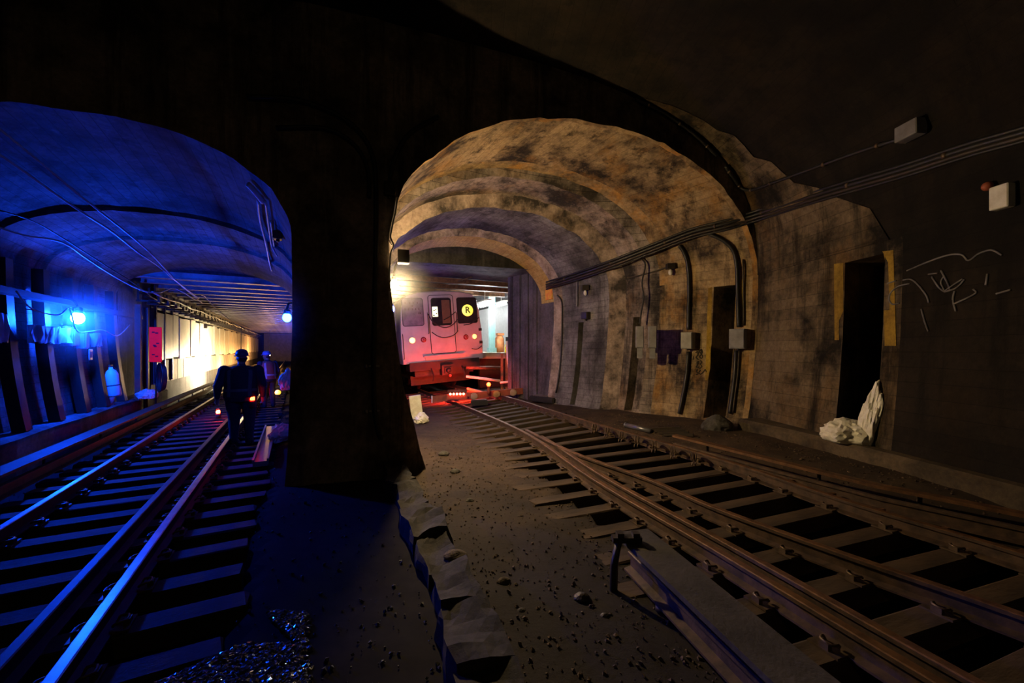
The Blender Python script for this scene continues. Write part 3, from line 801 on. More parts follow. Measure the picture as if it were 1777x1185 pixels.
for x in (-.72, .72):
    for y in (1.6, 3.6):
        mb = MB(); mb.lathe([(.0, -.06), (.43, -.06), (.43, .03), (.4, .06), (0, .06)], (x, y, .45), 24, rot=Matrix.Rotation(math.pi / 2, 3, 'Y')); tp('wheel', mb, M['car_dark'])
mb = MB(); mb.box((0, 2.6, .62), (2.1, 3.2, .3)); mb.box((0, .75, .45), (2.3, .1, .35)); tp('truck_frame', mb, M['car_dark'])
# side windows, grey-blue with a line of lettering-like marks
for k in range(6):
    mb = MB(); mb.box((-1.5, 1.6 + 2.1 * k, 2.75), (.05, 1.4, .9)); tp('side_window', mb, M['glass_l'])
    mb = MB(); mb.box((1.5, 1.6 + 2.1 * k, 2.75), (.05, 1.4, .9)); tp('side_window', mb, M['glass_l'])

# ------------------------------------------------------------------ station platform beyond the train
pf = MB(); pf.box((0, 0, 0), (3.4, 20, .24))
pc = TL(3.35, 10.7, 0); 
po = pf.build('floor', M['tile2'], None, kind='structure'); po.location = (pc.x, pc.y, 1.57); po.rotation_euler[2] = math.radians(25.1)
fm = MB(); fm.box((0, 0, 0), (3.4, .2, 1.5)); f2 = fm.build('wall_platform', M['car_dark'], None, kind='structure'); q = TL(3.35, 1.1, 0); f2.location = (q.x, q.y, .7); f2.rotation_euler[2] = math.radians(25.1)
pt = MB()
pt.add([TL(4.9, .9, 1.2), TL(4.9, .9, 4.1), TL(4.9, 19, 4.1), TL(4.9, 19, 1.2)], [(0, 1, 2, 3)])
pt.add([TL(1.2, 19, 1.2), TL(1.2, 19, 4.1), TL(4.9, 19, 4.1), TL(4.9, 19, 1.2)], [(0, 1, 2, 3)])
struct('wall_station', pt, mat('station_tile', (.8, .8, .78), (.7, .7, .68), .3))
def plat(name, label, cat, loc, mb, m, **k): return mb.build(name, m, None, label=label, cat=cat, **k)
for k, (x, y) in enumerate(((2.55, 1.9), (2.6, 6.0))):
    mb = MB(); mb.box((0, 0, 1.3), (.22, .22, 2.6)); mb.box((0, 0, .1), (.32, .32, .2)); mb.box((0, 0, 2.5), (.36, .36, .1))
    o = mb.build('platform_column', mat('teal_paint', (.28, .5, .48), (.22, .42, .4), .4), None, label=('pale teal steel column nearest the end of the lit platform', 'teal steel column further along the lit platform')[k], cat='column', group='platform columns')
    q = TL(x, y, 0); o.location = (q.x, q.y, 1.69); o.rotation_euler[2] = math.radians(25.1)
for k, (x, y, zz) in enumerate(((1.95, 1.2, 3.42), (3.3, 2.6, 3.6), (2.2, 4.4, 3.7), (3.4, 7.5, 3.8), (2.4, 10.5, 3.8))):
    t_ = thing('fluorescent_fixture', ('round bright lamp right beside the train roof corner', 'bright tube lamp over the middle of the platform opening', 'tube lamp hidden behind the platform column', 'tube lamp far along the platform wall', 'farthest tube lamp of the platform')[k], 'lamp', TL(x, y, zz), math.radians(25.1), 'station lamps')
    mb = MB(); mb.tube([V(0, -.5, 0), V(0, .5, 0)], .06 if k else .1, 10); mb.build('tube', glow('fluo', (.92, .97, 1.0), P_FLUO * (1 if k else 2.6)), t_)
    mb = MB(); mb.box((0, 0, .12), (.2, 1.15, .06)); mb.tube([V(0, 0, .14), V(0, 0, ZF - zz - .3)], .02, 6); mb.build('housing', M['white'], t_)
mb = MB(); mb.box((0, 0, .12), (.34, .06, .24)); mb.box((0, 0, .3), (.3, .05, .1)); mb.box((.0, .0, .5), (.26, .05, .32), mi=1)
o = mb.build('barrier_sign', [mat('sign_yellow', (.9, .68, .02), None, .5), M['rubber']], None, label='yellow and black barrier sign at the platform end', cat='sign'); q = TL(3.05, 1.25, 0); o.location = (q.x, q.y, 1.69); o.rotation_euler[2] = math.radians(25)
mb = MB(); mb.lathe([(0, 0), (.2, 0), (.22, .3), (.2, .62), (.12, .74), (0, .76)], (0, 0, 0), 16); mb.box((.02, 0, .8), (.3, .26, .1), .4); 
o = mb.build('covered_bin', mat('orange_cloth', (.75, .33, .12), (.6, .2, .08), .7), None, label='orange draped bundle behind the sign on the platform', cat='bundle'); q = TL(3.0, 2.1, 0); o.location = (q.x, q.y, 1.69)
mb = MB(); mb.box((0, 0, 1.2), (.09, .09, 2.4)); mb.box((0, 0, .03), (.2, .2, .06)); mb.box((0, 0, 2.37), (.16, .16, .06))
o = mb.build('white_post', M['white'], None, label='slim white post at the right edge of the platform opening', cat='post'); q = TL(3.12, 1.0, 0); o.location = (q.x, q.y, 1.69)
# platform end posts and pipes below it
for k, px in enumerate((871, 879)):
    mb = MB(); b = PD(px, 672, 14.6 + .1 * k); mb.bar((0, 0, 0), (0, 0, 1.4), .09, .07); mb.box((0, 0, 1.4), (.13, .11, .03)); mb.box((0, 0, .02), (.16, .14, .04))
    put('rusty_post', mb.mesh('rusty_post', M['rust']), None, (b.x, b.y, .26), 0, ('rusty upright nearer the train below the platform end', 'rusty upright beside the pink-lit pipe')[k], 'post', 'rusty posts')
b = PD(884, 660, 14.1)
mb = MB(); mb.tube([PD(880, 592, 14.3), PD(882, 625, 14.2), PD(887, 662, 14.1)], .055, 10); mb.tube([PD(887, 662, 14.1), PD(868, 664, 14.15)], .04, 8)
mb.build('white_pipe', M['white'], None, label='white upright pipe left of the dark wall plates', cat='pipe')
mb = MB(); mb.tube([PD(809, 653, 14.0), PD(840, 657, 14.0), PD(868, 661, 14.1)], .045, 8); mb.build('white_pipe', M['white'], None, label='white horizontal pipe lying below the platform end', cat='pipe')
mb = MB(); mb.tube([PD(809, 638, 14.4), PD(868, 639, 14.8)], .07, 8); mb.build('rusty_pipe', M['rust'], None, label='thick rusty pipe behind the white pipes', cat='pipe')
mb = MB(); mb.tube([PD(800, 679, 13.6), PD(838, 680, 13.6), PD(862, 680, 13.6)], .03, 8); mb.build('thin_pipe', M['rust'], None, label='thin brown pipe lowest of the pipes beside the train', cat='pipe')
# ceiling beams above the train
for k in range(9):
    y = .2 + 1.3 * k; mb = MB(); mb.box((0, 0, 0), (5.6, .1, .16)); mb.box((0, 0, -.08), (5.6, .2, .02))
    q = TL(.2, y - 1.2, 0); o = put('ceiling_beam', mb.mesh('ceiling_beam', M['rust'] if k < 3 else M['plate']), None, (q.x, q.y, ZF - .1), math.radians(25.1), kind='structure')
for k in range(7):
    a = PD(795 + 8 * k, 488 - k * 3, 13.3 + .1 * k); b_ = PD(850 + 4 * k, 470 - k, 14.6)
    mb = MB(); mb.tube([a, a.lerp(b_, .5) + V(0, 0, -.03), b_], .022, 6); mb.tube([b_, V(b_.x, b_.y, ZF)], .012, 5); mb.build('ceiling_pipe', M['clip'], None, label=('lowest', 'second lowest', 'third lowest', 'middle', 'third highest', 'second highest', 'highest')[k] + ' thin pipe of the bundle hung over the train roof corner', cat='pipe', group='pipes over the train')
# ------------------------------------------------------------------ lamps
def bulb_lamp(name, label, p, col, power, r=.07, cage=True, arm=None, group=None):
    t_ = thing(name, label, 'lamp', p, group=group)
    mb = MB(); mb.ball((0, 0, 0), r, 16, 11, sc3=(1, 1, 1.15)); mb.build('glass', glow(name + '_glow', col, power), t_)
    mb = MB(); mb.lathe([(0, r * .95), (r * .75, r * .95), (r * .7, r * 2.0), (r * .3, r * 2.2), (0, r * 2.2)], (0, 0, 0), 12); mb.build('socket', M['iron'], t_)
    if arm is not None:
        mb = MB(); mb.tube([V(0, 0, r * 2.1), V(0, 0, r * 3) + Vector(arm) * .2, Vector(arm)], .018, 6, sub=4); mb.build('arm', M['iron'], t_)
    return t_
# the bare bulb hung at the mouth of the right tunnel
BP = PD(684, 495, 6.52)
bulb_lamp('bare_bulb', 'glowing bare bulb hanging at the right edge of the pier', BP, WARM, P_BULB, .064, arm=(.02, .15, .42))
# blue tunnel lamps
p1 = LT(11.0, -3.72, 2.45)
bulb_lamp('blue_lamp', 'bright blue-white lamp on the left tunnel wall', p1, (.0035, .055, 1.0), P_BLUE_WALL, .10, arm=LT(0, -.55, .3), group='blue tunnel lamps')
p2 = PD(498, 551, 5.66)
bulb_lamp('blue_lamp', 'blue signal lamp on the left edge of the pier', p2, (.0035, .055, 1.0), P_BLUE_PIER, .055, arm=(.05, .2, .2), group='blue tunnel lamps')
p3_ = V(-3.2, 10.7, 2.9)
bulb_lamp('blue_lamp', 'blue lamp beside the train hidden by the pier', p3_, (.02, .03, 1.0), P_BLUE_DEEP, .08, arm=(-.28, 0, .2), group='blue tunnel lamps')
bulb_lamp('added_fill_bulb', 'added dim fill bulb hung unseen behind the viewpoint', V(.5, -4.2, 4.4), WARM, 190.0, .06, arm=(0, .1, 2.15))  # made-up bulb, added to lift the pier face
# work light on a stand in the left tunnel
wp = LT(25.0, -2.47, 0)
ws = thing('work_light', 'bright work light on a stand behind the nearest worker', 'lamp', wp, LROT)
for k in range(3):
    a = k * 2.094; mb = MB(); mb.tube([V(0, 0, .45), V(.32 * math.cos(a), .32 * math.sin(a), 0)], .014, 6); mb.build('leg', M['iron'], ws)
mb = MB(); mb.tube([V(0, 0, .4), V(0, 0, 1.0)], .018, 6); mb.build('pole', M['iron'], ws)
mb = MB(); mb.box((.06, 0, 1.12), (.12, .4, .3)); mb.box((0, -.21, 1.12), (.1, .02, .4)); mb.box((-.05, 0, 1.28), (.24, .42, .02)); mb.build('housing', M['iron'], ws)
mb = MB(); mb.box((-.01, 0, 1.12), (.01, .36, .24)); mb.build('lens', glow('work_glow', (1.0, .8, .48), P_WORK * .3), ws)
for k, (t, l, z) in enumerate(((31.0, -3.0, .75), (36.0, -1.66, .55), (48.0, -2.2, 1.2))):
    o = bulb_lamp('tunnel_bulb', ('bare bulb low over the rails behind the nearest worker', 'bare bulb behind the farther worker', 'bare bulb farthest down the left tunnel')[k], LT(t, l, z), ((1.0, .66, .28), (1, .5, .16), (1, .45, .14))[k], P_WORK * (.06, .09, .12)[k], .09, group='far tunnel bulbs', arm=(0, .1, 2.9 - z + .4))

# red lights on the tracks
def lantern(label, p, col, pw, r=.035, hgt=.26, body=None):
    t_ = thing('lantern', label, 'lantern', p)
    mb = MB(); mb.lathe([(0, 0), (.06, 0), (.06, .1), (.045, .13), (0, .13)], (0, 0, 0), 12); mb.build('body', body or M['red_paint'], t_)
    mb = MB(); mb.ball((0, 0, .16), r, 10, 8); mb.build('glass', glow('lantern_glow', col, pw), t_)
    mb = MB(); mb.tube([V(-.05, 0, .1), V(-.05, 0, .22), V(0, 0, hgt), V(.05, 0, .22), V(.05, 0, .1)], .007, 5, sub=3); mb.build('handle', M['iron'], t_)
    return t_
lantern('red lantern glowing between the rails of the left track', LT(13.05, -1.75, .02), (1.0, .03, .006), 260, .05)

# barrier board across the right track
A_ = PD(750, 697, 12.45); B_ = PD(907, 682, 13.2)
A_.z = .19; B_.z = .37
br = thing('track_barrier', 'red-brown plank barrier across the rails in front of the train', 'barrier', A_)
d_ = B_ - A_; up_ = V(0, 0, 1)
for nm, f0, f1 in (('plank', 0, .36), ('plank', .365, 1.0)):
    mb = MB(); mb.bar(d_ * f0 + V(0, 0, .1), d_ * f1 + V(0, 0, .1), .05, .2); mb.build(nm, M['red_paint'], br)
for f in (.25, .44, .69, .88):
    mb = MB(); c = d_ * f + V(0, 0, .08); mb.lathe([(0, -.01), (.1, -.01), (.11, .0), (.1, .01), (0, .01)], c + V(.02, -.035, 0), 10, rot=Matrix.Rotation(math.pi / 2, 3, 'X'), sx=1.2); mb.build('worn_patch', M['wood'], br)
mb = MB(); mb.box(d_ * -.003 + V(0, 0, .1), (.035, .09, .22), math.atan2(d_.y, d_.x)); mb.build('end_cap', M['white'], br)
# light bar: five red lamps
LB = PD(793, 683, 12.35)
lb = thing('light_bar', 'row of five small glowing red lamps on the barrier', 'lamp', (LB.x, LB.y, LB.z - .05), .12)
mb = MB(); mb.box((0, .04, -.05), (.62, .07, .16)); mb.build('housing', M['red_paint'], lb)
for k in range(5):
    mb = MB(); mb.ball((-.2 + .1 * k, -.01, .04), .034, 10, 8); mb.build('lamp', glow('bar_red', (1.0, .07, .04), 40), lb)
# added unseen red light that reddens the train, shielded toward the viewpoint
mb = MB(); mb.box((0, .56, .06), (.5, .015, .06)); mb.build('added_rear_light', glow('bar_red_added', (1.0, .05, .025), 1900), lb)
mb = MB(); mb.box((0, .535, .06), (.6, .02, .12)); mb.box((0, .56, .11), (.6, .06, .02)); mb.box((0, .3, .0), (.06, .5, .02)); mb.build('added_rear_shield', M['iron'], lb)
ab = PD(848, 668, 12.75)
am = thing('amber_lamp', 'orange-red lamp on a short red stem above the barrier', 'lamp', (ab.x, ab.y, .42))
mb = MB(); mb.lathe([(0, 0), (.06, 0), (.05, .08), (.045, .22), (.06, .24), (0, .25)], (0, 0, 0), 12); mb.build('stem', M['red_paint'], am)
mb = MB(); mb.ball((0, 0, .3), .065, 12, 9); mb.build('glass', glow('amber_glow', (1.0, .03, .003), 30), am)
mb = MB(); mb.bar(PD(812, 674, 13.5), PD(849, 684, 13.0), .1, .07); mb.build('red_plank', M['red_paint'], None, label='loose red plank lying behind the barrier', cat='plank')
mb = MB(); mb.box((0, 0, .07), (.5, .2, .14), .2); mb.box((0, 0, .15), (.44, .14, .03), .2); q = PD(832, 699, 12.1); put('black_box', mb.mesh('black_box', M['rubber']), None, (q.x, q.y, .16), 0, 'low black box below the barrier between the rails', 'box')

# ------------------------------------------------------------------ people
SK = mat('skin', (.36, .2, .13), (.3, .16, .1), .55)
def person(label, loc, rz, jacket, pants, vest, stripe, helmet, arms, legs, head_turn, h=1.86, bulk=1.0, lean=.04):
    """figure facing +y; arms: [(elbow, wrist)] left, right; legs: [(knee, ankle)]"""
    t_ = thing('person', label, 'person', loc, rz)
    t_.scale = (h / 1.86,) * 3
    b = MB(); bw = bulk
    Hh = V(0, .06 + lean, 1.665)
    # torso rings
    rings = [(.84, .2, .145), (.94, .225, .165), (1.1, .215, .16), (1.25, .225, .16), (1.38, .23, .15), (1.46, .2, .125), (1.52, .1, .085)]
    prof_pts = []
    nn = 20; vs = []
    for z, rx, ry in rings:
        yo = lean * (z - .9) / .6
        vs += [V(rx * bw * math.cos(k * 2 * math.pi / nn), yo + ry * bw * math.sin(k * 2 * math.pi / nn), z) for k in range(nn)]
    fs = [(i * nn + k, i * nn + (k + 1) % nn, (i + 1) * nn + (k + 1) % nn, (i + 1) * nn + k) for i in range(len(rings) - 1) for k in range(nn)]
    fs += [tuple(range(nn))[::-1], tuple((len(rings) - 1) * nn + k for k in range(nn))]
    b.add(vs, fs)
    b.limb((0, lean, 1.48), (0, lean + .03, 1.6), .07, .062)            # neck
    R = Matrix.Rotation(head_turn, 3, 'Z')
    b.ball(Hh, .1, 16, 12, sc3=(.82, 1.0, 1.22), rot=R)                   # skull
    b.ball(Hh + R @ V(0, .035, -.07), .07, 14, 9, sc3=(.85, .9, .9), rot=R)   # jaw
    b.limb(Hh + R @ V(0, .1, .0), Hh + R @ V(0, .122, -.032), .013, .018, 8)   # nose
    b.ball(Hh + R @ V(0, .09, -.075), .022, 8, 6, sc3=(1.4, .6, .5), rot=R)
    for s in (-1, 1):
        b.ball(Hh + R @ V(s * .085, -.005, -.01), .03, 8, 6, sc3=(.35, .7, 1), rot=R)
        b.ball(Hh + R @ V(s * .035, .088, .012), .014, 8, 6)
    hands = []
    for s, (el, wr_) in zip((-1, 1), arms):
        sh = V(s * .225 * bw, lean * .9, 1.42); el = Vector(el); wr_ = Vector(wr_)
        b.ball(sh, .092 * bw, 12, 8)
        b.limb(sh, el, .085 * bw, .064 * bw); b.limb(el, wr_, .066 * bw, .042)
        d = (wr_ - el).normalized(); hd = wr_ + d * .05
        hands.append(wr_)
        b.limb(wr_, wr_ + d * .085, .03, .036)
        side = V(0, 1, 0) - d * d.y; side.normalize(); inw = V(-s, 0, 0)
        for f_, ln_ in ((-.034, .062), (-.012, .078), (.011, .08), (.032, .07)):
            k0 = wr_ + d * .085 + side * f_; k1 = k0 + d * ln_ * .55 + inw * .008; k2 = k1 + d * ln_ * .25 + inw * ln_ * .45
            b.limb(k0, k1, .011, .010, 6); b.limb(k1, k2, .010, .009, 6)
        tb = wr_ + d * .035 + side * .03; b.limb(tb, tb + d * .035 + side * .03 + inw * .012, .013, .012, 6); b.limb(tb + d * .035 + side * .03 + inw * .012, tb + d * .065 + side * .032 + inw * .03, .012, .010, 6)
    for s, (kn, an) in zip((-1, 1), legs):
        kn = Vector(kn); an = Vector(an); hp = V(s * .105 * bw, .0, .9)
        b.limb(hp, kn, .118 * bw, .082 * bw); b.limb(kn, an, .083 * bw, .066)
        b.limb(an, an + V(0, 0, -.0), .07, .072)
        b.limb(V(an.x, an.y - .02, .05), V(an.x + s * .025, an.y + .14, .042), .05, .042)
        b.ball(V(an.x, an.y - .01, .07), .062, 10, 7)
    me = b.mesh('person_body', [jacket, pants, SK, M['rubber']])
    o = put('person_body', me, t_)
    md = o.modifiers.new('r', 'REMESH'); md.mode = 'VOXEL'; md.voxel_size = .0115
    sm = o.modifiers.new('s', 'SMOOTH'); sm.factor = .5; sm.iterations = 2
    dg = bpy.context.evaluated_depsgraph_get(); m2 = bpy.data.meshes.new_from_object(o.evaluated_get(dg))
    o.modifiers.clear(); o.data = m2; m2.name = 'person_body'
    m2.materials.clear()
    for q in (jacket, pants, SK, M['rubber']): m2.materials.append(q)
    for p in m2.polygons:
        c = p.center; i = 0; p.use_smooth = True
        if c.z < .14: i = 3
        elif any((c - w_).length < .2 and (c - w_).dot((w_ - Vector(e_[0])).normalized()) > -.004 for w_, e_ in zip(hands, arms)): i = 2
        elif c.z < .95 and abs(c.x) < .26 * bw: i = 1
        elif c.z > 1.545: i = 2
        p.material_index = i
    # vest shell over the torso, with bright stripes on it
    def tor(z, a, k):
        for (z0, rx0, ry0), (z1, rx1, ry1) in zip(rings[:-1], rings[1:]):
            if z0 <= z <= z1 + 1e-6:
                f = (z - z0) / (z1 - z0); rx = lerp(rx0, rx1, f); ry = lerp(ry0, ry1, f)
        return V(rx * bw * k * math.cos(a), lean * (z - .9) / .6 + ry * bw * k * math.sin(a), z)
    vm = MB(); zz = [.92, 1.0, 1.1, 1.2, 1.3, 1.4, 1.46, 1.5]; vv = [tor(z, 2 * math.pi * k / 32, 1.07 if z < 1.42 else 1.12) for z in zz for k in range(32)]
    vm.add(vv, [(i * 32 + k, i * 32 + (k + 1) % 32, (i + 1) * 32 + (k + 1) % 32, (i + 1) * 32 + k) for i in range(len(zz) - 1) for k in range(32)], smooth=True)
    vo = vm.build('safety_vest', vest, t_)
    def strip(path, wdt):
        sb = MB(); n_ = len(path); vv = []
        for z, a in path:
            da = wdt[0]; dz = wdt[1]
            vv += [tor(z - dz, a - da, 1.095 if z < 1.42 else 1.15), tor(min(1.52, z + dz), a + da, 1.095 if z < 1.42 else 1.15)]
        sb.add(vv, [(2 * i, 2 * i + 1, 2 * i + 3, 2 * i + 2) for i in range(n_ - 1)], smooth=True); sb.build('reflective_stripe', stripe, vo)
    for a in (-.95, -2.19, .95, 2.19): strip([(z, a) for z in (.94, 1.05, 1.15, 1.25, 1.35, 1.42, 1.48)], (.12, 0))
    strip([(1.06, 2 * math.pi * k / 24) for k in range(25)], (0, .025))
    # hard hat
    hm_ = MB(); c = Hh + V(0, 0, .045)
    hm_.lathe([(.118, 0), (.12, .03), (.112, .07), (.085, .108), (.045, .125), (0, .13)], c, 20, sx=.9, sy=1.08, rot=R)
    ho = hm_.build('hard_hat', helmet, t_)
    bm_ = MB(); bm_.lathe([(.115, -.004), (.15, -.01), (.15, .0), (.115, .008)], c + R @ V(0, .012, 0), 20, sx=.86, sy=1.08, rot=R); bm_.build('hat_brim', helmet, ho)
    hb = MB(); hb.ball(Hh + R @ V(0, -.03, -.03), .09, 14, 9, sc3=(.9, .85, .85), rot=R); hb.build('hair', mat('hair_dark', (.02, .015, .012), None, .8), t_)
    return t_
navy = mat('jacket_navy', (.02, .022, .035), (.03, .03, .045), .85, bump=.3, bscale=10)
pant = mat('trousers_dark', (.022, .022, .03), (.035, .034, .042), .9, bump=.3, bscale=10)
w1 = PZ(418, 772, .0)
person('worker in a dark jacket and hard hat walking away beside the near rail', (w1.x, w1.y, 0.005), LROT - .05, navy, pant, mat('vest_dark', (.05, .035, .03), None, .8), mat('stripe_dull', (.16, .15, .1), None, .5), mat('hat_dark', (.05, .06, .1), None, .35),
       [((-.36, -.02, 1.14), (-.385, .05, .9)), ((.36, -.02, 1.14), (.35, .10, .9))], [((-.12, .08, .5), (-.12, .02, .09)), ((.14, .0, .5), (.15, -.1, .09))], .12, 1.86, 1.2, .05)
w2 = PZ(466, 707, .0)
person('worker in an orange and white striped vest looking left, farther away', (w2.x, w2.y, .005), LROT + .5, mat('jacket_blue', (.05, .055, .08), None, .85), pant, mat('vest_orange', (.6, .16, .08), (.5, .12, .06), .7), mat('stripe_white', (.75, .72, .65), None, .4), mat('hat_blue', (.25, .42, .7), None, .35),
       [((-.31, .08, 1.17), (-.3, .26, 1.0)), ((.29, -.02, 1.16), (.3, .1, .93))], [((-.11, .05, .5), (-.12, .0, .09)), ((.12, .03, .5), (.13, -.03, .09))], .55, 1.8, 1.02, .06)
# lanterns the workers carry
q = PD(438, 697, 7.75); lantern('red lantern carried in the right hand of the nearest worker', q + V(0, .0, -.1), (1.0, .015, .003), 110, .05)
q = PD(457, 682, 12.7); lantern('red lantern held by the farther worker in front of him', q + V(0, 0, -.15), (1.0, .01, .012), 40, .06)
q = PD(482, 681, 12.7); lantern('yellow lantern at the right side of the farther worker', q + V(0, 0, -.16), (1.0, .4, .01), 3, .085, body=M['paint_y'])

# ------------------------------------------------------------------ conduits and boxes on the right wall
_an = [(px, 1.0 / H(px, py, .13 if px < 1100 else .07).y) for px, py in ((948, 494), (1048, 460), (1322, 369), (1560, 296), (1790, 226), (2300, 72))]
def bundle_point(px, py):
    for (a, ia), (b, ib) in zip(_an[:-1], _an[1:]):
        if px <= b: break
    return PD(px, py, 1.0 / lerp(ia, ib, (px - a) / (b - a)))
def wall_run(name, label, pts, r, m, off=None, cat='conduit', sub=4, group=None, bands=0, n=8):
    P = [bundle_point(x, y) if name == 'cable_run' else PD(x, y, H(*pts[0]).y - .1) if name == 'wall_cable' else H(x, y, r + .02 if off is None else off) for x, y in pts]
    t_ = thing(name, label, cat, P[0], group=group)
    P = [p - P[0] for p in P]
    mb = MB(); mb.tube(P, r, n, sub=sub); mb.build('pipe', m, t_)
    if bands:
        L = catmull(P, 6); st = max(1, len(L) // bands)
        for i in range(st // 2, len(L) - 1, st):
            d = (L[i + 1] - L[i]).normalized(); mb = MB(); mb.tube([L[i] - d * .02, L[i] + d * .02], r * 1.35, 8); mb.build('clamp', M['clip'], t_)
    return t_
bundle = [(948, 494), (1000, 478), (1060, 457), (1130, 430), (1200, 403), (1260, 388), (1322, 369), (1430, 334), (1560, 296), (1680, 257), (1790, 226), (2040, 150), (2300, 72)]
for k, (dy, r) in enumerate(((0, .035), (6, .03), (-6, .028), (11, .022))):
    wall_run('cable_run', ('thick black cable, main one of the bundle along the right wall', 'black cable just under the main cable of the bundle', 'black cable on top of the bundle along the right wall', 'thin black cable lowest in the bundle on the right wall')[k], [(x, y + dy * (x / 1300)) for x, y in bundle], r, M['black'] if k != 1 else M['iron'], .05 + .02 * (k % 2), 'cable', bands=9 if k == 0 else 0, group='cables along the right wall')
wall_run('conduit', 'black conduit curving from the arch crown along the vault to a box', [(1255, 290), (1270, 312), (1290, 325), (1310, 327), (1340, 317), (1420, 288), (1500, 260), (1578, 236)], .028, M['black'], bands=6)
wall_run('conduit', 'black conduit following the outer edge of the right arch', [(1100, 175), (1150, 200), (1200, 235), (1240, 272)], .03, M['black'], bands=3)
def wbox(name, label, px, py, w_, h_, d_, m, cat='box', off=0.0, lid=True, group=None):
    p, n = hit(px, py); n.z = 0; n.normalize(); r = V(-n.y, n.x, 0)
    rz = math.atan2(r.y, r.x)
    t_ = thing(name, label, cat, p + n * (d_ / 2 + off), rz, group)
    me = bevel(MB().box((0, 0, 0), (w_, d_, h_)).mesh('body', m), .01, 1); put('body', me, t_)
    if lid:
        s = -1 if (Matrix.Rotation(rz, 3, 'Z') @ V(0, -1, 0)).dot(n) > 0 else 1
        me = bevel(MB().box((0, s * (d_ / 2 + .008), 0), (w_ * .9, .016, h_ * .9)).mesh('lid', m), .004, 1); put('lid', me, t_)
        mb = MB(); mb.tube([V(0, 0, -h_ / 2), V(0, 0, -h_ / 2 - .04)], .03, 8); mb.build('hub', M['iron'], t_)
    return t_
for k, (px, py, w_, h_) in enumerate(((1283, 588, .3, .42), (1197, 591, .26, .38))):
    wbox('junction_box', ('grey junction box right of the yellow-edged doorway', 'grey junction box left of the yellow-edged doorway')[k], px, py, w_, h_, .24, M['grey_box'], group='wall junction boxes')
for k, px in enumerate((1110, 1132)):
    t_ = wbox('switch_box', ('narrow switch box nearer the dark niche', 'narrow switch box right of its twin by the niche')[k], 1108, 590, .18, .5, .26, M['grey_box'], group='twin switch boxes')
    t_.location = PD(px, 585, t_.location.y - .12 * k)
    mb = MB(); mb.box((0, 0, -.36), (.12, .16, .26)); mb.build('lower_box', M['grey_box'], t_)
wall_run('conduit', 'thick black conduit dropping into the box left of the doorway', [(1180, 425), (1188, 437), (1195, 460), (1197, 500), (1196, 545), (1196, 572)], .04, M['black'])
wall_run('conduit', 'thick black conduit dropping into the box right of the doorway', [(1232, 405), (1255, 415), (1272, 432), (1279, 455), (1281, 500), (1282, 540), (1283, 568)], .04, M['black'])
wall_run('conduit', 'thin pipe running down close beside the right doorway conduit', [(1290, 450), (1291, 500), (1291, 565)], .016, M['iron'])
wall_run('conduit', 'black pipe from the left box down to the floor', [(1196, 610), (1193, 650), (1186, 690), (1180, 718)], .04, M['black'])
wall_run('conduit', 'black pipe from the right box down to the floor', [(1278, 608), (1276, 650), (1271, 690), (1267, 718)], .035, M['black'])
wall_run('conduit', 'thin dark pipe right of the pipe below the right box', [(1284, 608), (1281, 650), (1276, 690), (1273, 716)], .02, M['iron'])
wall_run('conduit', 'thin pipe running across to the unlit wall bulb', [(1090, 482), (1112, 478), (1140, 470), (1162, 462)], .02, M['iron'])
wall_run('wall_cable', 'wavy black cable dropping to the twin switch boxes', [(1112, 448), (1120, 460), (1114, 490), (1117, 515), (1113, 540), (1110, 562)], .02, M['black'])
wall_run('conduit', 'black conduit curving down the wall behind the white bucket', [(968, 512), (976, 525), (977, 560), (976, 600), (972, 650), (966, 682)], .022, M['black'])
wall_run('conduit', 'grey pipe standing by the narrow niche', [(1003, 485), (1003, 510), (1003, 532)], .025, M['grey_box'])
def wall_bulb(label, px, py):
    p, n = hit(px, py, .1); t_ = thing('wall_bulb', label, 'lamp', p)
    mb = MB(); mb.box((0, 0, .1), (.18, .14, .13)); mb.build('housing', M['iron'], t_)
    mb = MB(); mb.ball((0, 0, -.04), .05, 12, 9, sc3=(1, 1, 1.5)); mb.build('glass', M['white'], t_)
wall_bulb('unlit bulb under a dark box on the tan right wall', 1166, 470)
wall_bulb('unlit bulb under a box on the wall above the narrow niche', 1020, 506)
wbox('alarm_box', 'small dark box with a horn on the violet wall beside the niche', 1020, 548, .22, .2, .16, M['iron'])
wbox('junction_box', 'pale box high on the vault at the end of the conduit', 1590, 227, .28, .2, .16, M['grey_box'], lid=False)
t_ = wbox('lamp_box', 'cream box with an orange cap high at the right edge', 1746, 342, .17, .26, .1, M['white'], lid=False)
mb = MB(); mb.ball((-.13, 0, .17), .05); mb.build('cap', M['red_paint'], t_)
wbox('painted_light_patch', 'yellow and orange light painted as a plate on the wall beyond the ring', 953, 508, .34, .42, .03, mat('patch_light_yellow', (.85, .5, .05), (.8, .2, .05), .6, scale=9), 'plate', lid=False)  # coloured light on the wall, put in as a painted plate

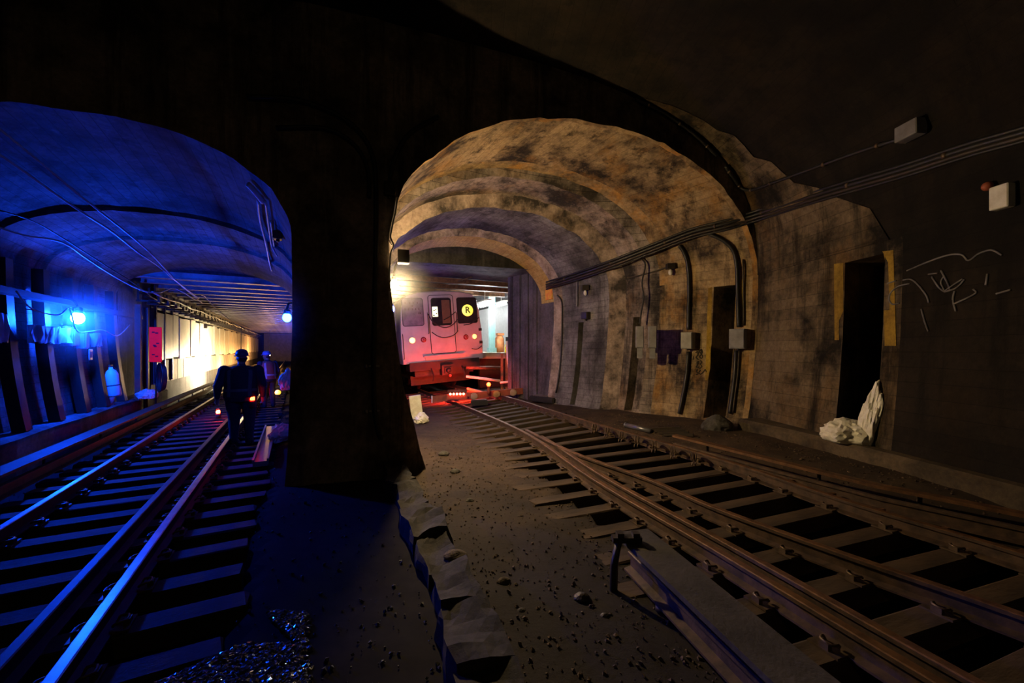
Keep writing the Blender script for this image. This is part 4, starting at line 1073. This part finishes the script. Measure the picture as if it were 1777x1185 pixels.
# painted yellow door edges and writing on the wall: thin coats on the wall surface
def paint(name, quads, m, off=.007, **k):
    mb = MB()
    for (x0, y0, x1, y1, x2, y2, x3, y3) in quads:
        rows = 8; vs = []
        for i in range(rows + 1):
            f = i / rows
            for g in (0, .5, 1):
                xa = lerp(lerp(x0, x3, f), lerp(x1, x2, f), g); ya = lerp(lerp(y0, y3, f), lerp(y1, y2, f), g)
                vs.append(H(xa, ya, off))
        mb.add(vs, [(i * 3 + g, i * 3 + g + 1, i * 3 + g + 4, i * 3 + g + 3) for i in range(rows) for g in (0, 1)])
    return mb.build(name, m, **k)
paint('trim_8', [(1448, 458, 1464, 456, 1464, 590, 1449, 590)], M['paint_y'], kind='structure')
paint('trim_9', [(1532, 436, 1551, 434, 1556, 600, 1536, 600)], M['paint_y'], kind='structure')
paint('trim_10', [(1229, 500, 1236, 498, 1232, 660, 1224, 660)], M['paint_y'], kind='structure')
paint('trim_11', [(1277, 490, 1294, 480, 1292, 565, 1277, 565)], M['paint_y'], kind='structure')
gf = thing('graffiti', 'faint white looping graffiti strokes right of the dark doorway', 'graffiti', H(1640, 490, .01))
gfm = mat('graffiti_white', (.2, .19, .2), (.08, .075, .08), .8, scale=4)
g0 = gf.location.copy()
for st in ([(1541, 492), (1556, 487)], [(1580, 492), (1560, 497), (1547, 508), (1544, 520), (1550, 528), (1562, 526)], [(1568, 486), (1582, 485), (1595, 495), (1608, 512), (1613, 525)], [(1575, 470), (1610, 455), (1645, 443), (1670, 442), (1682, 452), (1700, 440), (1722, 434), (1740, 443)],
           [(1612, 476), (1628, 474)], [(1618, 480), (1630, 498), (1640, 505), (1634, 490), (1640, 478)], [(1634, 469), (1645, 490), (1650, 505)], [(1672, 484), (1655, 495), (1640, 506), (1660, 500), (1675, 485)], [(1655, 528), (1680, 517), (1695, 508), (1690, 502)], [(1658, 505), (1655, 520), (1660, 540)], [(1600, 536), (1605, 555), (1612, 575)], [(1715, 475), (1712, 495)], [(1730, 510), (1755, 503)]):
    mb = MB(); pts = catmull([H(x, y, .008) - g0 for x, y in st], 6); mb.tube(pts, .011, 5); mb.build('stroke', gfm, gf)
# numbers on the wall by the doorway: 8 / 23 / 80
wn = thing('wall_numbers', 'small dark painted numbers left of the yellow-edged doorway', 'numbers', H(1216, 630, .01))
w0 = wn.location.copy(); gm_ = mat('number_paint', (.03, .025, .02), None, .9)
for st in ([(1207, 612), (1211, 610), (1211, 616), (1208, 620), (1212, 624)], [(1217, 606), (1214, 610), (1217, 614), (1219, 610), (1217, 606), (1217, 614), (1214, 619), (1217, 622), (1219, 618), (1216, 613)], [(1204, 618), (1203, 624)],
           [(1209, 630), (1212, 627), (1211, 632), (1208, 637), (1213, 637)], [(1215, 626), (1218, 628), (1215, 632), (1218, 635), (1214, 640)], [(1208, 643), (1211, 641), (1209, 645), (1212, 648), (1208, 650)], [(1216, 642), (1213, 646), (1216, 649), (1221, 645), (1224, 641), (1226, 646)]):
    mb = MB(); mb.tube(catmull([H(x, y, .006) - w0 for x, y in st], 4), .012, 5); mb.build('digit', gm_, wn)
# ------------------------------------------------------------------ pier fittings and cables
wall_run('conduit', 'black conduit running down the front of the pier', [(652, 330), (652, 420), (650, 520), (648, 620), (650, 715), (660, 760)], .035, M['black'], bands=0)
wall_run('conduit', 'black conduit arching over the left tunnel mouth to the pier', [(430, 172), (520, 178), (590, 205), (630, 240), (648, 280), (652, 330)], .035, M['black'])
wall_run('conduit', 'second black conduit arching inside the first above the pier', [(480, 225), (560, 225), (605, 245), (630, 275), (640, 310), (640, 345)], .03, M['black'])
wall_run('conduit', 'black conduit arching from the pier toward the right tunnel', [(760, 205), (715, 230), (690, 262), (678, 300), (676, 340)], .03, M['black'])
for k, (px, py) in enumerate(((640, 635), (640, 713))):
    p, n = hit(px, py, .03); mb = MB(); mb.bar((0, 0, 0), (.14, .05, .0), .03, .02); mb.lathe([(0, 0), (.03, 0), (.03, .02), (0, .02)], (-.03, -.02, 0), 8, rot=Matrix.Rotation(math.pi / 2, 3, 'X')); put('pipe_strap', mb.mesh('pipe_strap', mat('strap_pale', (.45, .43, .4), None, .4, .6)), None, p, 0, ('pale metal strap on the pier, the upper of two', 'pale metal strap on the pier, the lower of two')[k], 'strap', 'pier straps')
t_ = wbox('junction_box', 'small box on the pier where the conduits meet', 675, 330, .16, .2, .1, M['iron'])
# festoon of lit wire above the bulb
pts = [PD(690, 342, 5.98), PD(686, 370, 5.98), PD(681, 392, 5.97), PD(678, 412, 5.96), PD(683, 425, 5.96), PD(678, 440, 5.95), PD(676, 470, 5.95), PD(675, 486, 5.95)]
mb = MB(); mb.tube(pts, .012, 6, sub=4); mb.tube([p + V(-.03, .02, 0) for p in pts[:5]], .01, 6, sub=4); mb.build('hanging_wire', M['wire'], None, label='kinked pale wire the bare bulb hangs from', cat='wire')
mb = MB(); mb.box((0, 0, 0), (.17, .14, .2)); mb.box((0, -.075, 0), (.14, .012, .17)); q = PD(700, 446, 6.2); put('lamp_box', mb.mesh('lamp_box', M['iron']), None, q, .3, 'dark box above the bare bulb at the arch foot', 'box')
mb = MB(); mb.tube([PD(675, 505, 5.95), PD(676, 520, 5.96), PD(680, 540, 6.02), PD(683, 560, 6.03)], .012, 6, sub=4); mb.build('hanging_wire', M['wire'], None, label='short wire trailing below the bare bulb', cat='wire')

# long cables slung through the left tunnel
def cable(label, pts, r, m, D):
    mb = MB(); P = [PD(x, y, d) for (x, y), d in zip(pts, D)]
    mb.tube(P, r, 7, sub=6); return mb.build('slung_cable', m, None, label=label, cat='cable', group='cables slung in the left tunnel')
cable('upper pale cable slung across the left vault', [(-20, 208), (70, 282), (130, 332), (180, 372), (228, 410), (262, 440), (290, 470), (312, 492), (345, 518)], .014, M['wire'], [4.4, 4.9, 5.4, 5.9, 6.5, 7.2, 8.2, 9.0, 11])
cable('jointed pale pipe slung below the upper cable', [(-20, 255), (45, 300), (95, 336), (150, 373), (195, 402), (235, 434), (252, 446)], .016, M['wire'], [4.5, 4.9, 5.3, 5.8, 6.3, 6.9, 7.2])
cable('thin pale cable continuing the jointed pipe', [(252, 446), (275, 462), (296, 480), (320, 500), (350, 525)], .012, M['wire'], [7.2, 7.9, 8.6, 10, 12])
cable('low drooping cable crossing to the far tunnel roof', [(-20, 388), (40, 408), (107, 420), (150, 448), (200, 480), (245, 503), (275, 508), (300, 500), (320, 508), (338, 519), (352, 512), (370, 530), (400, 556), (430, 575)], .014, M['wire'], [5.0, 5.4, 5.9, 6.6, 7.4, 8.3, 8.9, 9.4, 10, 11, 12, 13.5, 16, 19])
cable('thin dark cable sagging along the left wall', [(0, 365), (60, 385), (120, 420), (190, 465), (230, 490), (270, 520)], .01, M['iron'], [5.6, 6.1, 6.8, 7.8, 8.6, 10])

# left wall: dark steel columns standing in front of the lining
def curved_col(label, t, w_, m, l=-4.12, top=3.3, group='dark columns of the left wall'):
    mb = MB(); P = []
    for z in [.5, .7, .95, 1.3, 1.7, 2.2, 2.7, top]:
        q = max(0, 1 - (z + .2) / 3.4); P.append(V(.36 * q * q * 1.0, 0, z - .5))
    mb.sweep(P, [(-w_ / 2, -.06), (w_ / 2, -.06), (w_ / 2, .1), (-w_ / 2, .1)], up=V(1, 0, 0))
    o = put('wall_column', mb.mesh('wall_column', m), None, LT(t, l, .5), LROT, label, 'column', group); return o
for k, t in enumerate((9.55, 10.65, 11.75, 12.75, 13.9)):
    curved_col(('dark curved column at the far left edge', 'dark curved column left of the blue wall lamp', 'dark curved column below the blue wall lamp', 'dark curved column right of the cyan cylinder', 'dark curved column left of the rusty post')[k], t, .2, M['iron'])
mb = MB(); mb.sweep([LT(t, -3.95, 2.75) for t in (8.6, 10, 12, 14, 15.5)], [(-.1, -.05), (.1, -.05), (.1, .05), (-.1, .05)]); mb.build('wall_beam', M['iron'], None, label='dark horizontal beam above the blue wall lamp', cat='beam')
# crinkled clear plastic strips on the wall
plm = mat('clear_plastic', (.55, .58, .62), (.4, .42, .45), .12, spec=.8, scale=6)
def plastic(label, t0, t1, z0, z1, l, seed):
    rr = random.Random(seed); mb = MB(); n_ = int((t1 - t0) / .035); vs = []
    for i in range(n_ + 1):
        t = lerp(t0, t1, i / n_); a = rr.uniform(-.05, .05)
        for j, z in enumerate((z0, (z0 + z1) / 2, z1)): vs.append(LT(t, l + a + .03 * rr.uniform(-1, 1), z + rr.uniform(-.02, .02)))
    back = [v + LT(0, -.012, 0) for v in vs]; m_ = len(vs)
    fs = [(i * 3 + j, i * 3 + j + 1, i * 3 + j + 4, i * 3 + j + 3) for i in range(n_) for j in (0, 1)]
    mb.add(vs + back, fs + [tuple(x + m_ for x in f)[::-1] for f in fs], smooth=True); mb.build('plastic_sheet', plm, None, label=label, cat='sheet', group='crinkled sheets on the left wall')
plastic('crinkled clear sheet at the far left edge of the wall', 8.7, 9.4, 1.95, 2.4, -3.95, 1)
plastic('long crinkled clear sheet left of the blue wall lamp', 9.75, 11.15, 1.95, 2.25, -3.88, 2)
plastic('crinkled clear sheet right of the blue wall lamp', 12.2, 12.6, 1.9, 2.2, -3.88, 3)
plastic('crinkled clear sheet under the blue wall lamp', 11.2, 11.65, 2.0, 2.3, -4.0, 5)
# fittings around the blue lamp
def lbox(name, label, t, l, z, d, m, cat='box', rz=0):
    me = bevel(MB().box((0, 0, d[2] / 2), d).mesh(name, m), .008, 1); return put(name, me, None, LT(t, l, z), LROT + rz, label, cat)
o = lbox('control_box', 'box lit cyan directly below the blue wall lamp', 11.25, -3.92, 1.9, (.18, .26, .34), M['grey_box'])
put('lid', bevel(MB().box((.1, 0, .17), (.02, .22, .3)).mesh('lid', M['grey_box']), .005, 1), o)
o = lbox('control_box', 'blue-lit box right of the blue wall lamp', 11.75, -3.92, 1.85, (.16, .2, .34), M['grey_box'])
put('lid', bevel(MB().box((.09, 0, .17), (.02, .16, .3)).mesh('lid', M['grey_box']), .005, 1), o)
o = lbox('paper_notice', 'white paper notice under the boxes by the blue lamp', 11.2, -3.6, 1.62, (.02, .24, .22), M['white'], 'notice', .15)
mb = MB(); mb.box((.012, .0, .11), (.006, .16, .12)); mb.build('print', mat('notice_blue', (.4, .5, .7), None), o)
mb = MB(); mb.tube([LT(9.2, -3.8, 2.75), LT(9.5, -3.75, 2.5), LT(10.2, -3.7, 2.45), LT(10.6, -3.7, 2.6), LT(10.9, -3.7, 2.2), LT(11.3, -3.65, 2.2), LT(11.8, -3.6, 2.25), LT(12.6, -3.6, 2.15), LT(13.4, -3.6, 2.45)], .012, 6, sub=5); mb.build('thin_cable', M['wire'], None, label='thin looping cable strung past the blue wall lamp', cat='cable')
for k, (x, y) in enumerate(((16, 532), (73, 529))):
    t_ = thing('glass_insulator', ('small glass knob on the wall at the far left', 'small glass knob on the wall left of the blue lamp')[k], 'insulator', PD(x, y, 6.9 + .5 * k), group='glass knobs')
    mb = MB(); mb.ball((0, 0, 0), .045, 10, 8); mb.build('knob', M['white'], t_); mb = MB(); mb.tube([V(0, 0, -.03), V(-.05, -.02, -.1), V(-.25, -.1, -.08)], .012, 5); mb.build('stem', M['iron'], t_)
# cyan cylinder (extinguisher-like), bucket, red panel, coil, bags
q = LT(12.2, -3.52, .78)
ex = thing('fire_extinguisher', 'pale cylinder hung on the left wall, lit cyan', 'extinguisher', q, LROT); ex.rotation_euler = (.0, -.12, LROT)
mb = MB(); mb.lathe([(0, 0), (.1, 0), (.11, .03), (.11, .5), (.08, .58), (.035, .62), (.035, .66), (0, .66)], (0, 0, 0), 16); mb.build('tank', mat('tank_pale', (.62, .75, .8), (.5, .65, .72), .35), ex)
mb = MB(); mb.lathe([(.113, .24), (.113, .262)], (0, 0, 0), 16); mb.build('band', M['iron'], ex)
mb = MB(); mb.box((0, .02, .7), (.04, .14, .03)); mb.tube([V(0, .03, .68), V(.06, .08, .6), V(.1, .07, .4), V(.1, .05, .2)], .012, 6, sub=4); mb.build('valve', M['iron'], ex)
q = LT(13.1, -3.9, .5)
bk_ = thing('bucket', 'small bucket on the left bench below the dark column', 'bucket', q)
mb = MB(); mb.lathe([(0, 0), (.09, 0), (.11, .2), (.1, .2), (.085, .01), (0, .01)], (0, 0, 0), 14); mb.build('pail', M['grey_box'], bk_); mb = MB(); mb.tube([V(-.11, 0, .19), V(-.06, 0, .27), V(.06, 0, .27), V(.11, 0, .19)], .006, 5, sub=3); mb.build('handle', M['iron'], bk_)
q = PD(270, 628, 10.9)
rp = thing('red_sign', 'tall red sign panel with dark marks at the start of the pale wall', 'sign', q, LROT)
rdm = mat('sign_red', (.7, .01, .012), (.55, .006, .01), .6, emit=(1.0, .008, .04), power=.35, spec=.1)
me = bevel(MB().box((0, 0, .47), (.26, .05, .94)).mesh('panel', rdm), .01, 1); put('panel', me, rp)
for x, z in ((-.04, .8), (.03, .78), (-.02, .45), (.05, .5), (.0, .42), (.03, .15), (-.04, .2)):
    mb = MB(); mb.box((x, -.03, z), (.06, .008, .035)); mb.build('mark', mat('mark_dark', (.15, .0, .02), None), rp)
mb = MB(); mb.tube([V(0, .04, -1.2), V(0, .04, .9)], .02, 6); mb.build('post', M['iron'], rp)
q = PD(277, 655, 10.7)
co_ = thing('cable_coil', 'large coil of black cable hanging under the red sign', 'coil', q, LROT - .9)
for k in range(4):
    mb = MB(); mb.tube([V((.3 - .012 * k) * .5 * math.cos(a * .2618), .03 * k, (.3 - .012 * k) * 1.25 * math.sin(a * .2618)) for a in range(24)], .018, 6, closed=True); mb.build('loop', M['black'], co_)
mb = MB(); mb.bar((0, 0, 0), (0, 0, 2.6), .12, .1); q = LT(14.4, -3.7, .45); put('rusty_post', mb.mesh('rusty_post', M['red_paint']), None, q, LROT, 'rusty red post left of the red sign panel', 'post')
mb = MB(); mb.bar((0, 0, 0), (0, 0, 2.9), .1, .14); mb.bar((0, .0, 0), (0, 0, 2.9), .02, .24); q = LT(14.9, -3.65, .1); put('steel_post', mb.mesh('steel_post', M['iron']), None, q, LROT, 'dark steel post behind the red sign panel', 'post')

def bag(label, p, s, seed, m=None, name='plastic_bag', tall=1.0, cat='bag', lean=(0, 0), rough=1.0):
    bm = bmesh.new(); bmesh.ops.create_icosphere(bm, subdivisions=4, radius=1.0)
    o_ = V(seed * 3.1, seed * 1.7, 0)
    for v in bm.verts:
        c = v.co.copy(); n_ = noise.noise(c * 1.6 + o_) * .3 + abs(noise.noise(c * 3.7 + o_)) * .28 - abs(noise.noise(c * 8 + o_)) * .12
        c = c * (1 + n_ * rough); c.z = max(c.z, -.62) + .62
        c.x *= s[0] * (1 - .25 * max(0, c.z - .8)); c.y *= s[1] * (1 - .25 * max(0, c.z - .8)); c.z *= s[2]
        c.x += lean[0] * c.z; c.y += lean[1] * c.z
        v.co = c
    me = bpy.data.meshes.new(name); bm.to_mesh(me); bm.free(); me.materials.append(m or M['bag'])
    return put(name, me, None, p, 0, label, cat)
bag('large crumpled white bag at the foot of the right doorway', V(5.0, 6.05, .46), (.3, .3, .2), 2)
bag('tall crumpled end of plastic leaning in the right doorway corner', V(5.12, 5.85, .46), (.1, .13, .5), 5, lean=(.1, -.12))
bag('white bag slumped in the dark niche beyond the twin boxes', H(1088, 705) + V(-.05, -.1, -.02), (.22, .2, .17), 3)
bag('twisted white plastic standing up in the dark niche', H(1092, 690) + V(-.05, -.08, .05), (.11, .1, .42), 4, lean=(-.15, .1))
bag('pink-lit crumpled bag beside the red sign panel', LT(14.35, -3.5, .5), (.22, .2, .16), 6)
bag('white bag hung at the left edge of the pier', LT(9.6, -.1, 1.0), (.13, .2, .26), 7)
bag('pale crumpled bag on the walkway below the hung bag', LT(9.4, -.2, .0), (.13, .4, .2), 8)
bag('pale yellow bag at the right foot of the pier', PZ(731, 733, .02), (.16, .2, .14), 9)
me = bevel(MB().box((0, 0, .3), (.3, .06, .62), rot=Matrix.Rotation(-.12, 3, 'Y')).mesh('white_board', M['bag']), .01, 1); q = PZ(722, 726, 0.02); put('white_board', me, None, q, .3, 'white board leaning at the right foot of the pier', 'board')
q = H(993, 690)
bk2 = thing('bucket', 'white bucket at the foot of the narrow niche', 'bucket', q)
mb = MB(); mb.lathe([(0, 0), (.1, 0), (.13, .26), (.12, .26), (.095, .01), (0, .01)], (0, 0, 0), 14); mb.build('pail', M['white'], bk2); mb = MB(); mb.tube([V(-.13, 0, .24), V(-.05, -.1, .16), V(.05, -.1, .16), V(.13, 0, .24)], .006, 5, sub=3); mb.build('handle', M['iron'], bk2)
# black box with metal lid beside the far rail; pipes and sleepers by the near rail
q = H(945, 697); sk = thing('signal_box', 'low black box with a shiny lid beside the far rail', 'box', q, -.75)
me = bevel(MB().box((0, 0, .08), (.95, .4, .16)).mesh('body', M['rubber']), .03, 2); put('body', me, sk)
me = bevel(MB().box((-.08, 0, .18), (.5, .34, .03)).mesh('lid', mat('lid_steel', (.4, .38, .33), None, .3, .8)), .008, 1); put('lid', me, sk)
mb = MB(); a, b_ = H(1086, 741, .05), H(1130, 752, .05); mb.tube([V(0, 0, 0), b_ - a], .05, 10); mb.tube([V(0, 0, 0), (b_ - a) * .06], .058, 10); put('steel_pipe', mb.mesh('steel_pipe', mat('pipe_steel', (.25, .25, .3), None, .3, .7)), None, a, 0, 'short shiny pipe lying beside the far rail', 'pipe')
for k in range(4):
    a, b_ = H(1128 + 8 * k, 748 + 3 * k, .04), H(1180 + 8 * k, 746 + 4 * k, .04)
    mb = MB(); mb.bar((0, 0, 0), b_ - a, .05, .05); mb.bar((b_ - a) * .1, (b_ - a) * .14, .06, .06); put('iron_bar', mb.mesh('iron_bar', M['iron']), None, a, 0, ('nearest', 'second nearest', 'second farthest', 'farthest')[3 - k] + ' dark iron bar in the small pile beyond the shiny pipe', 'bar', 'pile of iron bars')
def rock(label, p, s, seed, m): 
    return bag(label, p, s, seed, m, 'rubble', cat='rubble', rough=.35)
rock('rounded grey boulder at the foot of the yellow-edged doorway', H(1245, 745) + V(0, 0, -.08), (.3, .2, .22), 21, M['ledge'])
# broken kerb between the two tracks
kb = thing('broken_kerb', 'broken concrete kerb running from the pier toward the foreground', 'kerb', V(-1.75, 6.0, -.08))
kpts = KPTS
for k in range(len(kpts) - 1):
    a, b_ = kpts[k], kpts[k + 1]; d = b_ - a; rr = random.Random(k)
    me = MB().box((0, 0, 0), (.3 + rr.uniform(-.03, .04), d.length * 1.0, .26 - (.1 if k in (3,) else 0))).mesh('kerb_block', M['kerb'])
    bm = bmesh.new(); bm.from_mesh(me); bmesh.ops.subdivide_edges(bm, edges=bm.edges[:], cuts=4, use_grid_fill=True)
    for v in bm.verts: v.co += V(1, 1, 1) * .0 + V(noise.noise(v.co * 4 + V(k, 0, 0)), noise.noise(v.co * 4 + V(0, k, 5)), noise.noise(v.co * 5 + V(9, k, 0))) * .07
    bm.to_mesh(me); bm.free()
    put('kerb_block', me, kb, (a + b_) / 2 + V(1.75, -6.0, .08 + .05), math.atan2(d.y, d.x) - math.pi / 2)
rock('pale lump of rubble on the broken kerb', V(-.47, 3.35, .11), (.1, .07, .04), 31, M['bench'])
for k, (px, py, s) in enumerate(((875, 1010, .05), (830, 775, .035), (925, 935, .025), (770, 790, .09), (790, 820, .07), (815, 870, .05), (1010, 1040, .06), (1050, 1070, .035), (905, 1060, .03))):
    q = PZ(px, py, 0.0); rock(('flat pale stone in the foreground soil', 'small stone among the tie ends', 'tiny pale stone on the soil mid-way', 'dark stone nearest the right foot of the pier', 'dark stone second from the right foot of the pier', 'dark stone third from the right foot of the pier', 'glinting lump left of the foreground board', 'small glinting lump beside the foreground board', 'brown stone beside the broken kerb')[k], q + V(0, 0, -.01), (s, s * .8, s * .6), 40 + k, (M['bench'] if k in (0, 1, 2) else M['ledge'] if k not in (6, 7) else M['iron']))
# wire ring at the foot of the pier
q = PZ(652, 816, .0) + V(0, -.15, .02); mb = MB(); mb.tube([V(.13 * math.cos(a * .2618), .13 * math.sin(a * .2618), .01 * math.sin(a)) for a in range(24)], .008, 6, closed=True); mb.tube([V(.13, 0, 0), V(.19, .02, .01)], .008, 6); put('wire_ring', mb.mesh('wire_ring', M['wire']), None, q, 0, 'small wire ring lying at the foot of the pier', 'ring')
# plank channel on the left walkway
mb = MB(); L_ = 3.3; mb.box((0, 0, .04), (.2, L_, .08)); mb.box((-.1, 0, .09), (.03, L_, .05)); mb.box((.1, 0, .09), (.03, L_, .05)); put('cable_trough', mb.mesh('cable_trough', mat('trough_metal', (.3, .27, .24), None, .35, .4)), None, LT(9.1, -.46, .0), LROT, 'low metal cable trough on the walkway beside the nearest worker', 'trough')
# wet puddle reflecting blue
def puddle(label, c, rx, ry, seed, rz=0):
    m, nt, b = new_mat('wet_gravel'); b.inputs['Base Color'].default_value = (.012, .012, .014, 1); b.inputs['Roughness'].default_value = .12
    co = N(nt, 'ShaderNodeTexCoord').outputs['Object']; bp = N(nt, 'ShaderNodeBump', Strength=.85, Distance=.04)
    nt.links.new(noise_tex(nt, co, 26, 3, .6), bp.inputs['Height']); nt.links.new(bp.outputs[0], b.inputs['Normal'])
    mb = MB(); n_ = 40; top = []; 
    for k in range(n_):
        a = 2 * math.pi * k / n_; r = 1 + .22 * noise.noise(V(math.cos(a) * 1.5, math.sin(a) * 1.5, seed))
        top.append(V(rx * r * math.cos(a), ry * r * math.sin(a), .0))
    mb.add(top + [V(p.x * 1.03, p.y * 1.03, -.03) for p in top], [tuple(range(n_))] + [(k, n_ + k, n_ + (k + 1) % n_, (k + 1) % n_) for k in range(n_)])
    put('puddle', mb.mesh('puddle', m), None, c, rz, label, 'puddle')
rr = random.Random(5); gv = MB()
wetm = mat('wet_stone', (.04, .04, .045), (.06, .06, .06), .2, spec=1.0)
unit = bmesh.new(); bmesh.ops.create_icosphere(unit, subdivisions=1, radius=1.0); uv_ = [v.co.copy() for v in unit.verts]; uf_ = [tuple(v.index for v in f.verts) for f in unit.faces]; unit.free()
while len(gv.f) < 80 * 900:
    px, py = rr.uniform(250, 530 + 26 * noise.noise(V(len(gv.f) * .013, 0, 0))), rr.uniform(1062, 1230)
    lim = 548 - max(0, (1120 - py)) * 1.5 if py < 1120 else 420 - (py - 1120) * 2.2
    if (py < 1120 and px < lim - (py - 1062) * .5) or (py >= 1120 and px < lim): continue
    q = PZ(px, py, -.02); s_ = rr.uniform(.01, .026); e = rr.uniform(.45, .8); R_ = Matrix.Rotation(rr.uniform(0, 6.3), 3, (rr.random() - .5, rr.random() - .5, 1))
    gv.add([q + R_ @ V(v.x * s_ * rr.uniform(.8, 1.2), v.y * s_, v.z * s_ * e) + V(0, 0, .005) for v in uv_], uf_, smooth=False)
gv.build('wet_gravel', wetm, None, label='wet glistening gravel in the left foreground', cat='gravel', kind='stuff')
puddle('small puddle between the rails of the left track', LT(4.6, -1.95, -.11), .16, .1, 7)
# conduits at the left edge of the pier
for k, (pts, r) in enumerate((([(452, 340), (456, 380), (464, 420), (470, 450), (474, 466)], .022), ([(466, 345), (470, 385), (474, 420), (484, 440)], .018), ([(474, 380), (476, 400), (478, 425)], .014))):
    wall_run('conduit', ('blue-lit pipe dropping down beside the pier, the longest of three', 'blue-lit pipe in the middle of the three beside the pier', 'short blue-lit pipe nearest the pier')[k], pts, r, M['wire'], .06, group='pipes left of the pier')
wall_run('conduit', 'flat blue-lit channel on the vault left of the pier', [(435, 314), (446, 326), (462, 346)], .04, M['wire'])
wbox('junction_box', 'dark box with a glass dome on the left edge of the pier', 490, 410, .2, .14, .14, M['iron'])
# pipe hangers along the top of the pale wall
hr = thing('pipe_rack', 'row of brackets carrying pipes along the top of the pale wall', 'rack', LT(15.5, -3.8, 3.3))
o0 = hr.location.copy()
for k, (l, z) in enumerate(((-3.85, 3.42), (-3.7, 3.3), (-3.55, 3.45))):
    mb = MB(); mb.tube([LT(t, l, z + .03 * math.sin(t * 1.7 + k)) - o0 for t in [15 + 1.0 * i for i in range(45)]], .025, 6); mb.build('pipe', M['wire'] if k == 2 else M['iron'], hr)
hb = MB(); hb.box((0, 0, 0), (.55, .05, .06)); hb.box((-.22, 0, .25), (.05, .05, .5)); hb.box((.24, 0, .06), (.04, .05, .1)); hbm = hb.mesh('bracket', M['iron'])
for k in range(36): put('bracket', hbm, hr, LT(15.6 + 1.0 * k, -3.78, 3.26) - o0, LROT)
mb = MB(); mb.box((0, 0, 0), (.16, .2, .22)); mb.box((.09, 0, 0), (.02, .16, .18)); put('wall_speaker', mb.mesh('wall_speaker', M['iron']), None, LT(25.5, -3.98, 3.0), LROT, 'small dark box on the pale wall panels', 'box')

# loose grit over the soil and between the ties
def grit(label, n_, where, m, seed, smin=.006, smax=.02):
    rr = random.Random(seed); gb = MB()
    ov = [V(1, 0, 0), V(-1, 0, 0), V(0, 1, 0), V(0, -1, 0), V(0, 0, 1), V(0, 0, -1)]; of = [(0, 2, 4), (2, 1, 4), (1, 3, 4), (3, 0, 4), (2, 0, 5), (1, 2, 5), (3, 1, 5), (0, 3, 5)]
    k = 0
    while k < n_:
        p = where(rr)
        if p is None: continue
        s_ = smin + (smax - smin) * rr.random() ** 2.5; R_ = Matrix.Rotation(rr.uniform(0, 6.3), 3, (rr.random() - .5, rr.random() - .5, .6))
        gb.add([p + R_ @ V(v.x * s_ * rr.uniform(.7, 1.3), v.y * s_ * rr.uniform(.7, 1.3), v.z * s_ * .7) for v in ov], of); k += 1
    gb.build('grit', m, None, label=label, cat='grit', kind='stuff')
def on_right(rr):
    y = 1.4 + 9 * rr.random() ** 1.6; x = rr.uniform(-1.6, 2.2)
    x1_, _ = x_at(RL1, y)
    if x < HLINE_X(y) + .2 or x > x1_ - .2: return None
    return V(x, y, ground(x, y) + .006)
def on_bench(rr):
    y = 1.8 + 8 * rr.random(); x4_, _ = x_at(RL4, y); x = x4_ + rr.uniform(.35, 1.9)
    if x > 5.0: return None
    return V(x, y, ground(x, y) + .006)
def in_bed(rr):
    y = 1.4 + 10 * rr.random() ** 1.4; x1_, _ = x_at(RL1, y); x4_, _ = x_at(RL4, y); x = rr.uniform(x1_ - .4, x4_ + .3)
    return V(x, y, ground(x, y) + .01)
def on_left(rr):
    t = 1.5 + 12 * rr.random() ** 1.4; l = rr.uniform(-3.4, .9); q = LT(t, l)
    if q.x > HLINE_X(q.y) - .2 or (q.y > HLINE(q.x) - .1 and l > -.15): return None
    return V(q.x, q.y, ground(q.x, q.y) + .01)
gm_b = mat('grit_brown', (.12, .08, .05), (.04, .028, .02), .9, scale=9); gm_d = mat('grit_dark', (.03, .026, .023), (.015, .013, .012), .6, scale=9)
grit('brown grit scattered over the soil left of the turnout', 2600, on_right, gm_b, 1)
grit('brown grit along the strip below the right kerb', 1500, on_bench, gm_b, 2)
grit('dark ballast grit between the ties of the turnout', 2500, in_bed, gm_d, 3, .008, .026)
grit('dark ballast grit in the bed of the left track', 3500, on_left, gm_d, 4, .006, .02)

# ------------------------------------------------------------------ lens glow of the lamps, put in as added balls of haze
def haze(label, c, r, dens, g=.4):
    m = bpy.data.materials.new('lens_glow_haze'); m.use_nodes = True; nt = m.node_tree
    for n_ in list(nt.nodes): nt.nodes.remove(n_)
    o = nt.nodes.new('ShaderNodeOutputMaterial'); s = nt.nodes.new('ShaderNodeVolumeScatter'); s.inputs['Anisotropy'].default_value = g
    tc = nt.nodes.new('ShaderNodeTexCoord'); ln = nt.nodes.new('ShaderNodeVectorMath'); ln.operation = 'LENGTH'
    nt.links.new(tc.outputs['Object'], ln.inputs[0])
    f = ramp(nt, ln.outputs['Value'], r, 0.0)
    f = math2(nt, 'MULTIPLY', math2(nt, 'POWER', f, 1.6), dens)
    nt.links.new(f, s.inputs['Density']); nt.links.new(s.outputs[0], o.inputs['Volume'])
    mb = MB(); mb.ball((0, 0, 0), r, 20, 12)
    put('haze', mb.mesh('haze', m), None, c, 0, label, 'haze', 'added lens glow around the lamps', 'stuff')
haze('added lens-glow haze, warm around the bare bulb', BP, .75, .10)
haze('added lens-glow haze, blue around the lamp on the left wall', p1, 1.2, .2)
haze('added lens-glow haze, blue around the lamp on the pier edge', p2, .8, .16)
haze('added lens-glow haze, red above the track barrier', V(LB.x, LB.y - .1, LB.z + .05), .5, .07)
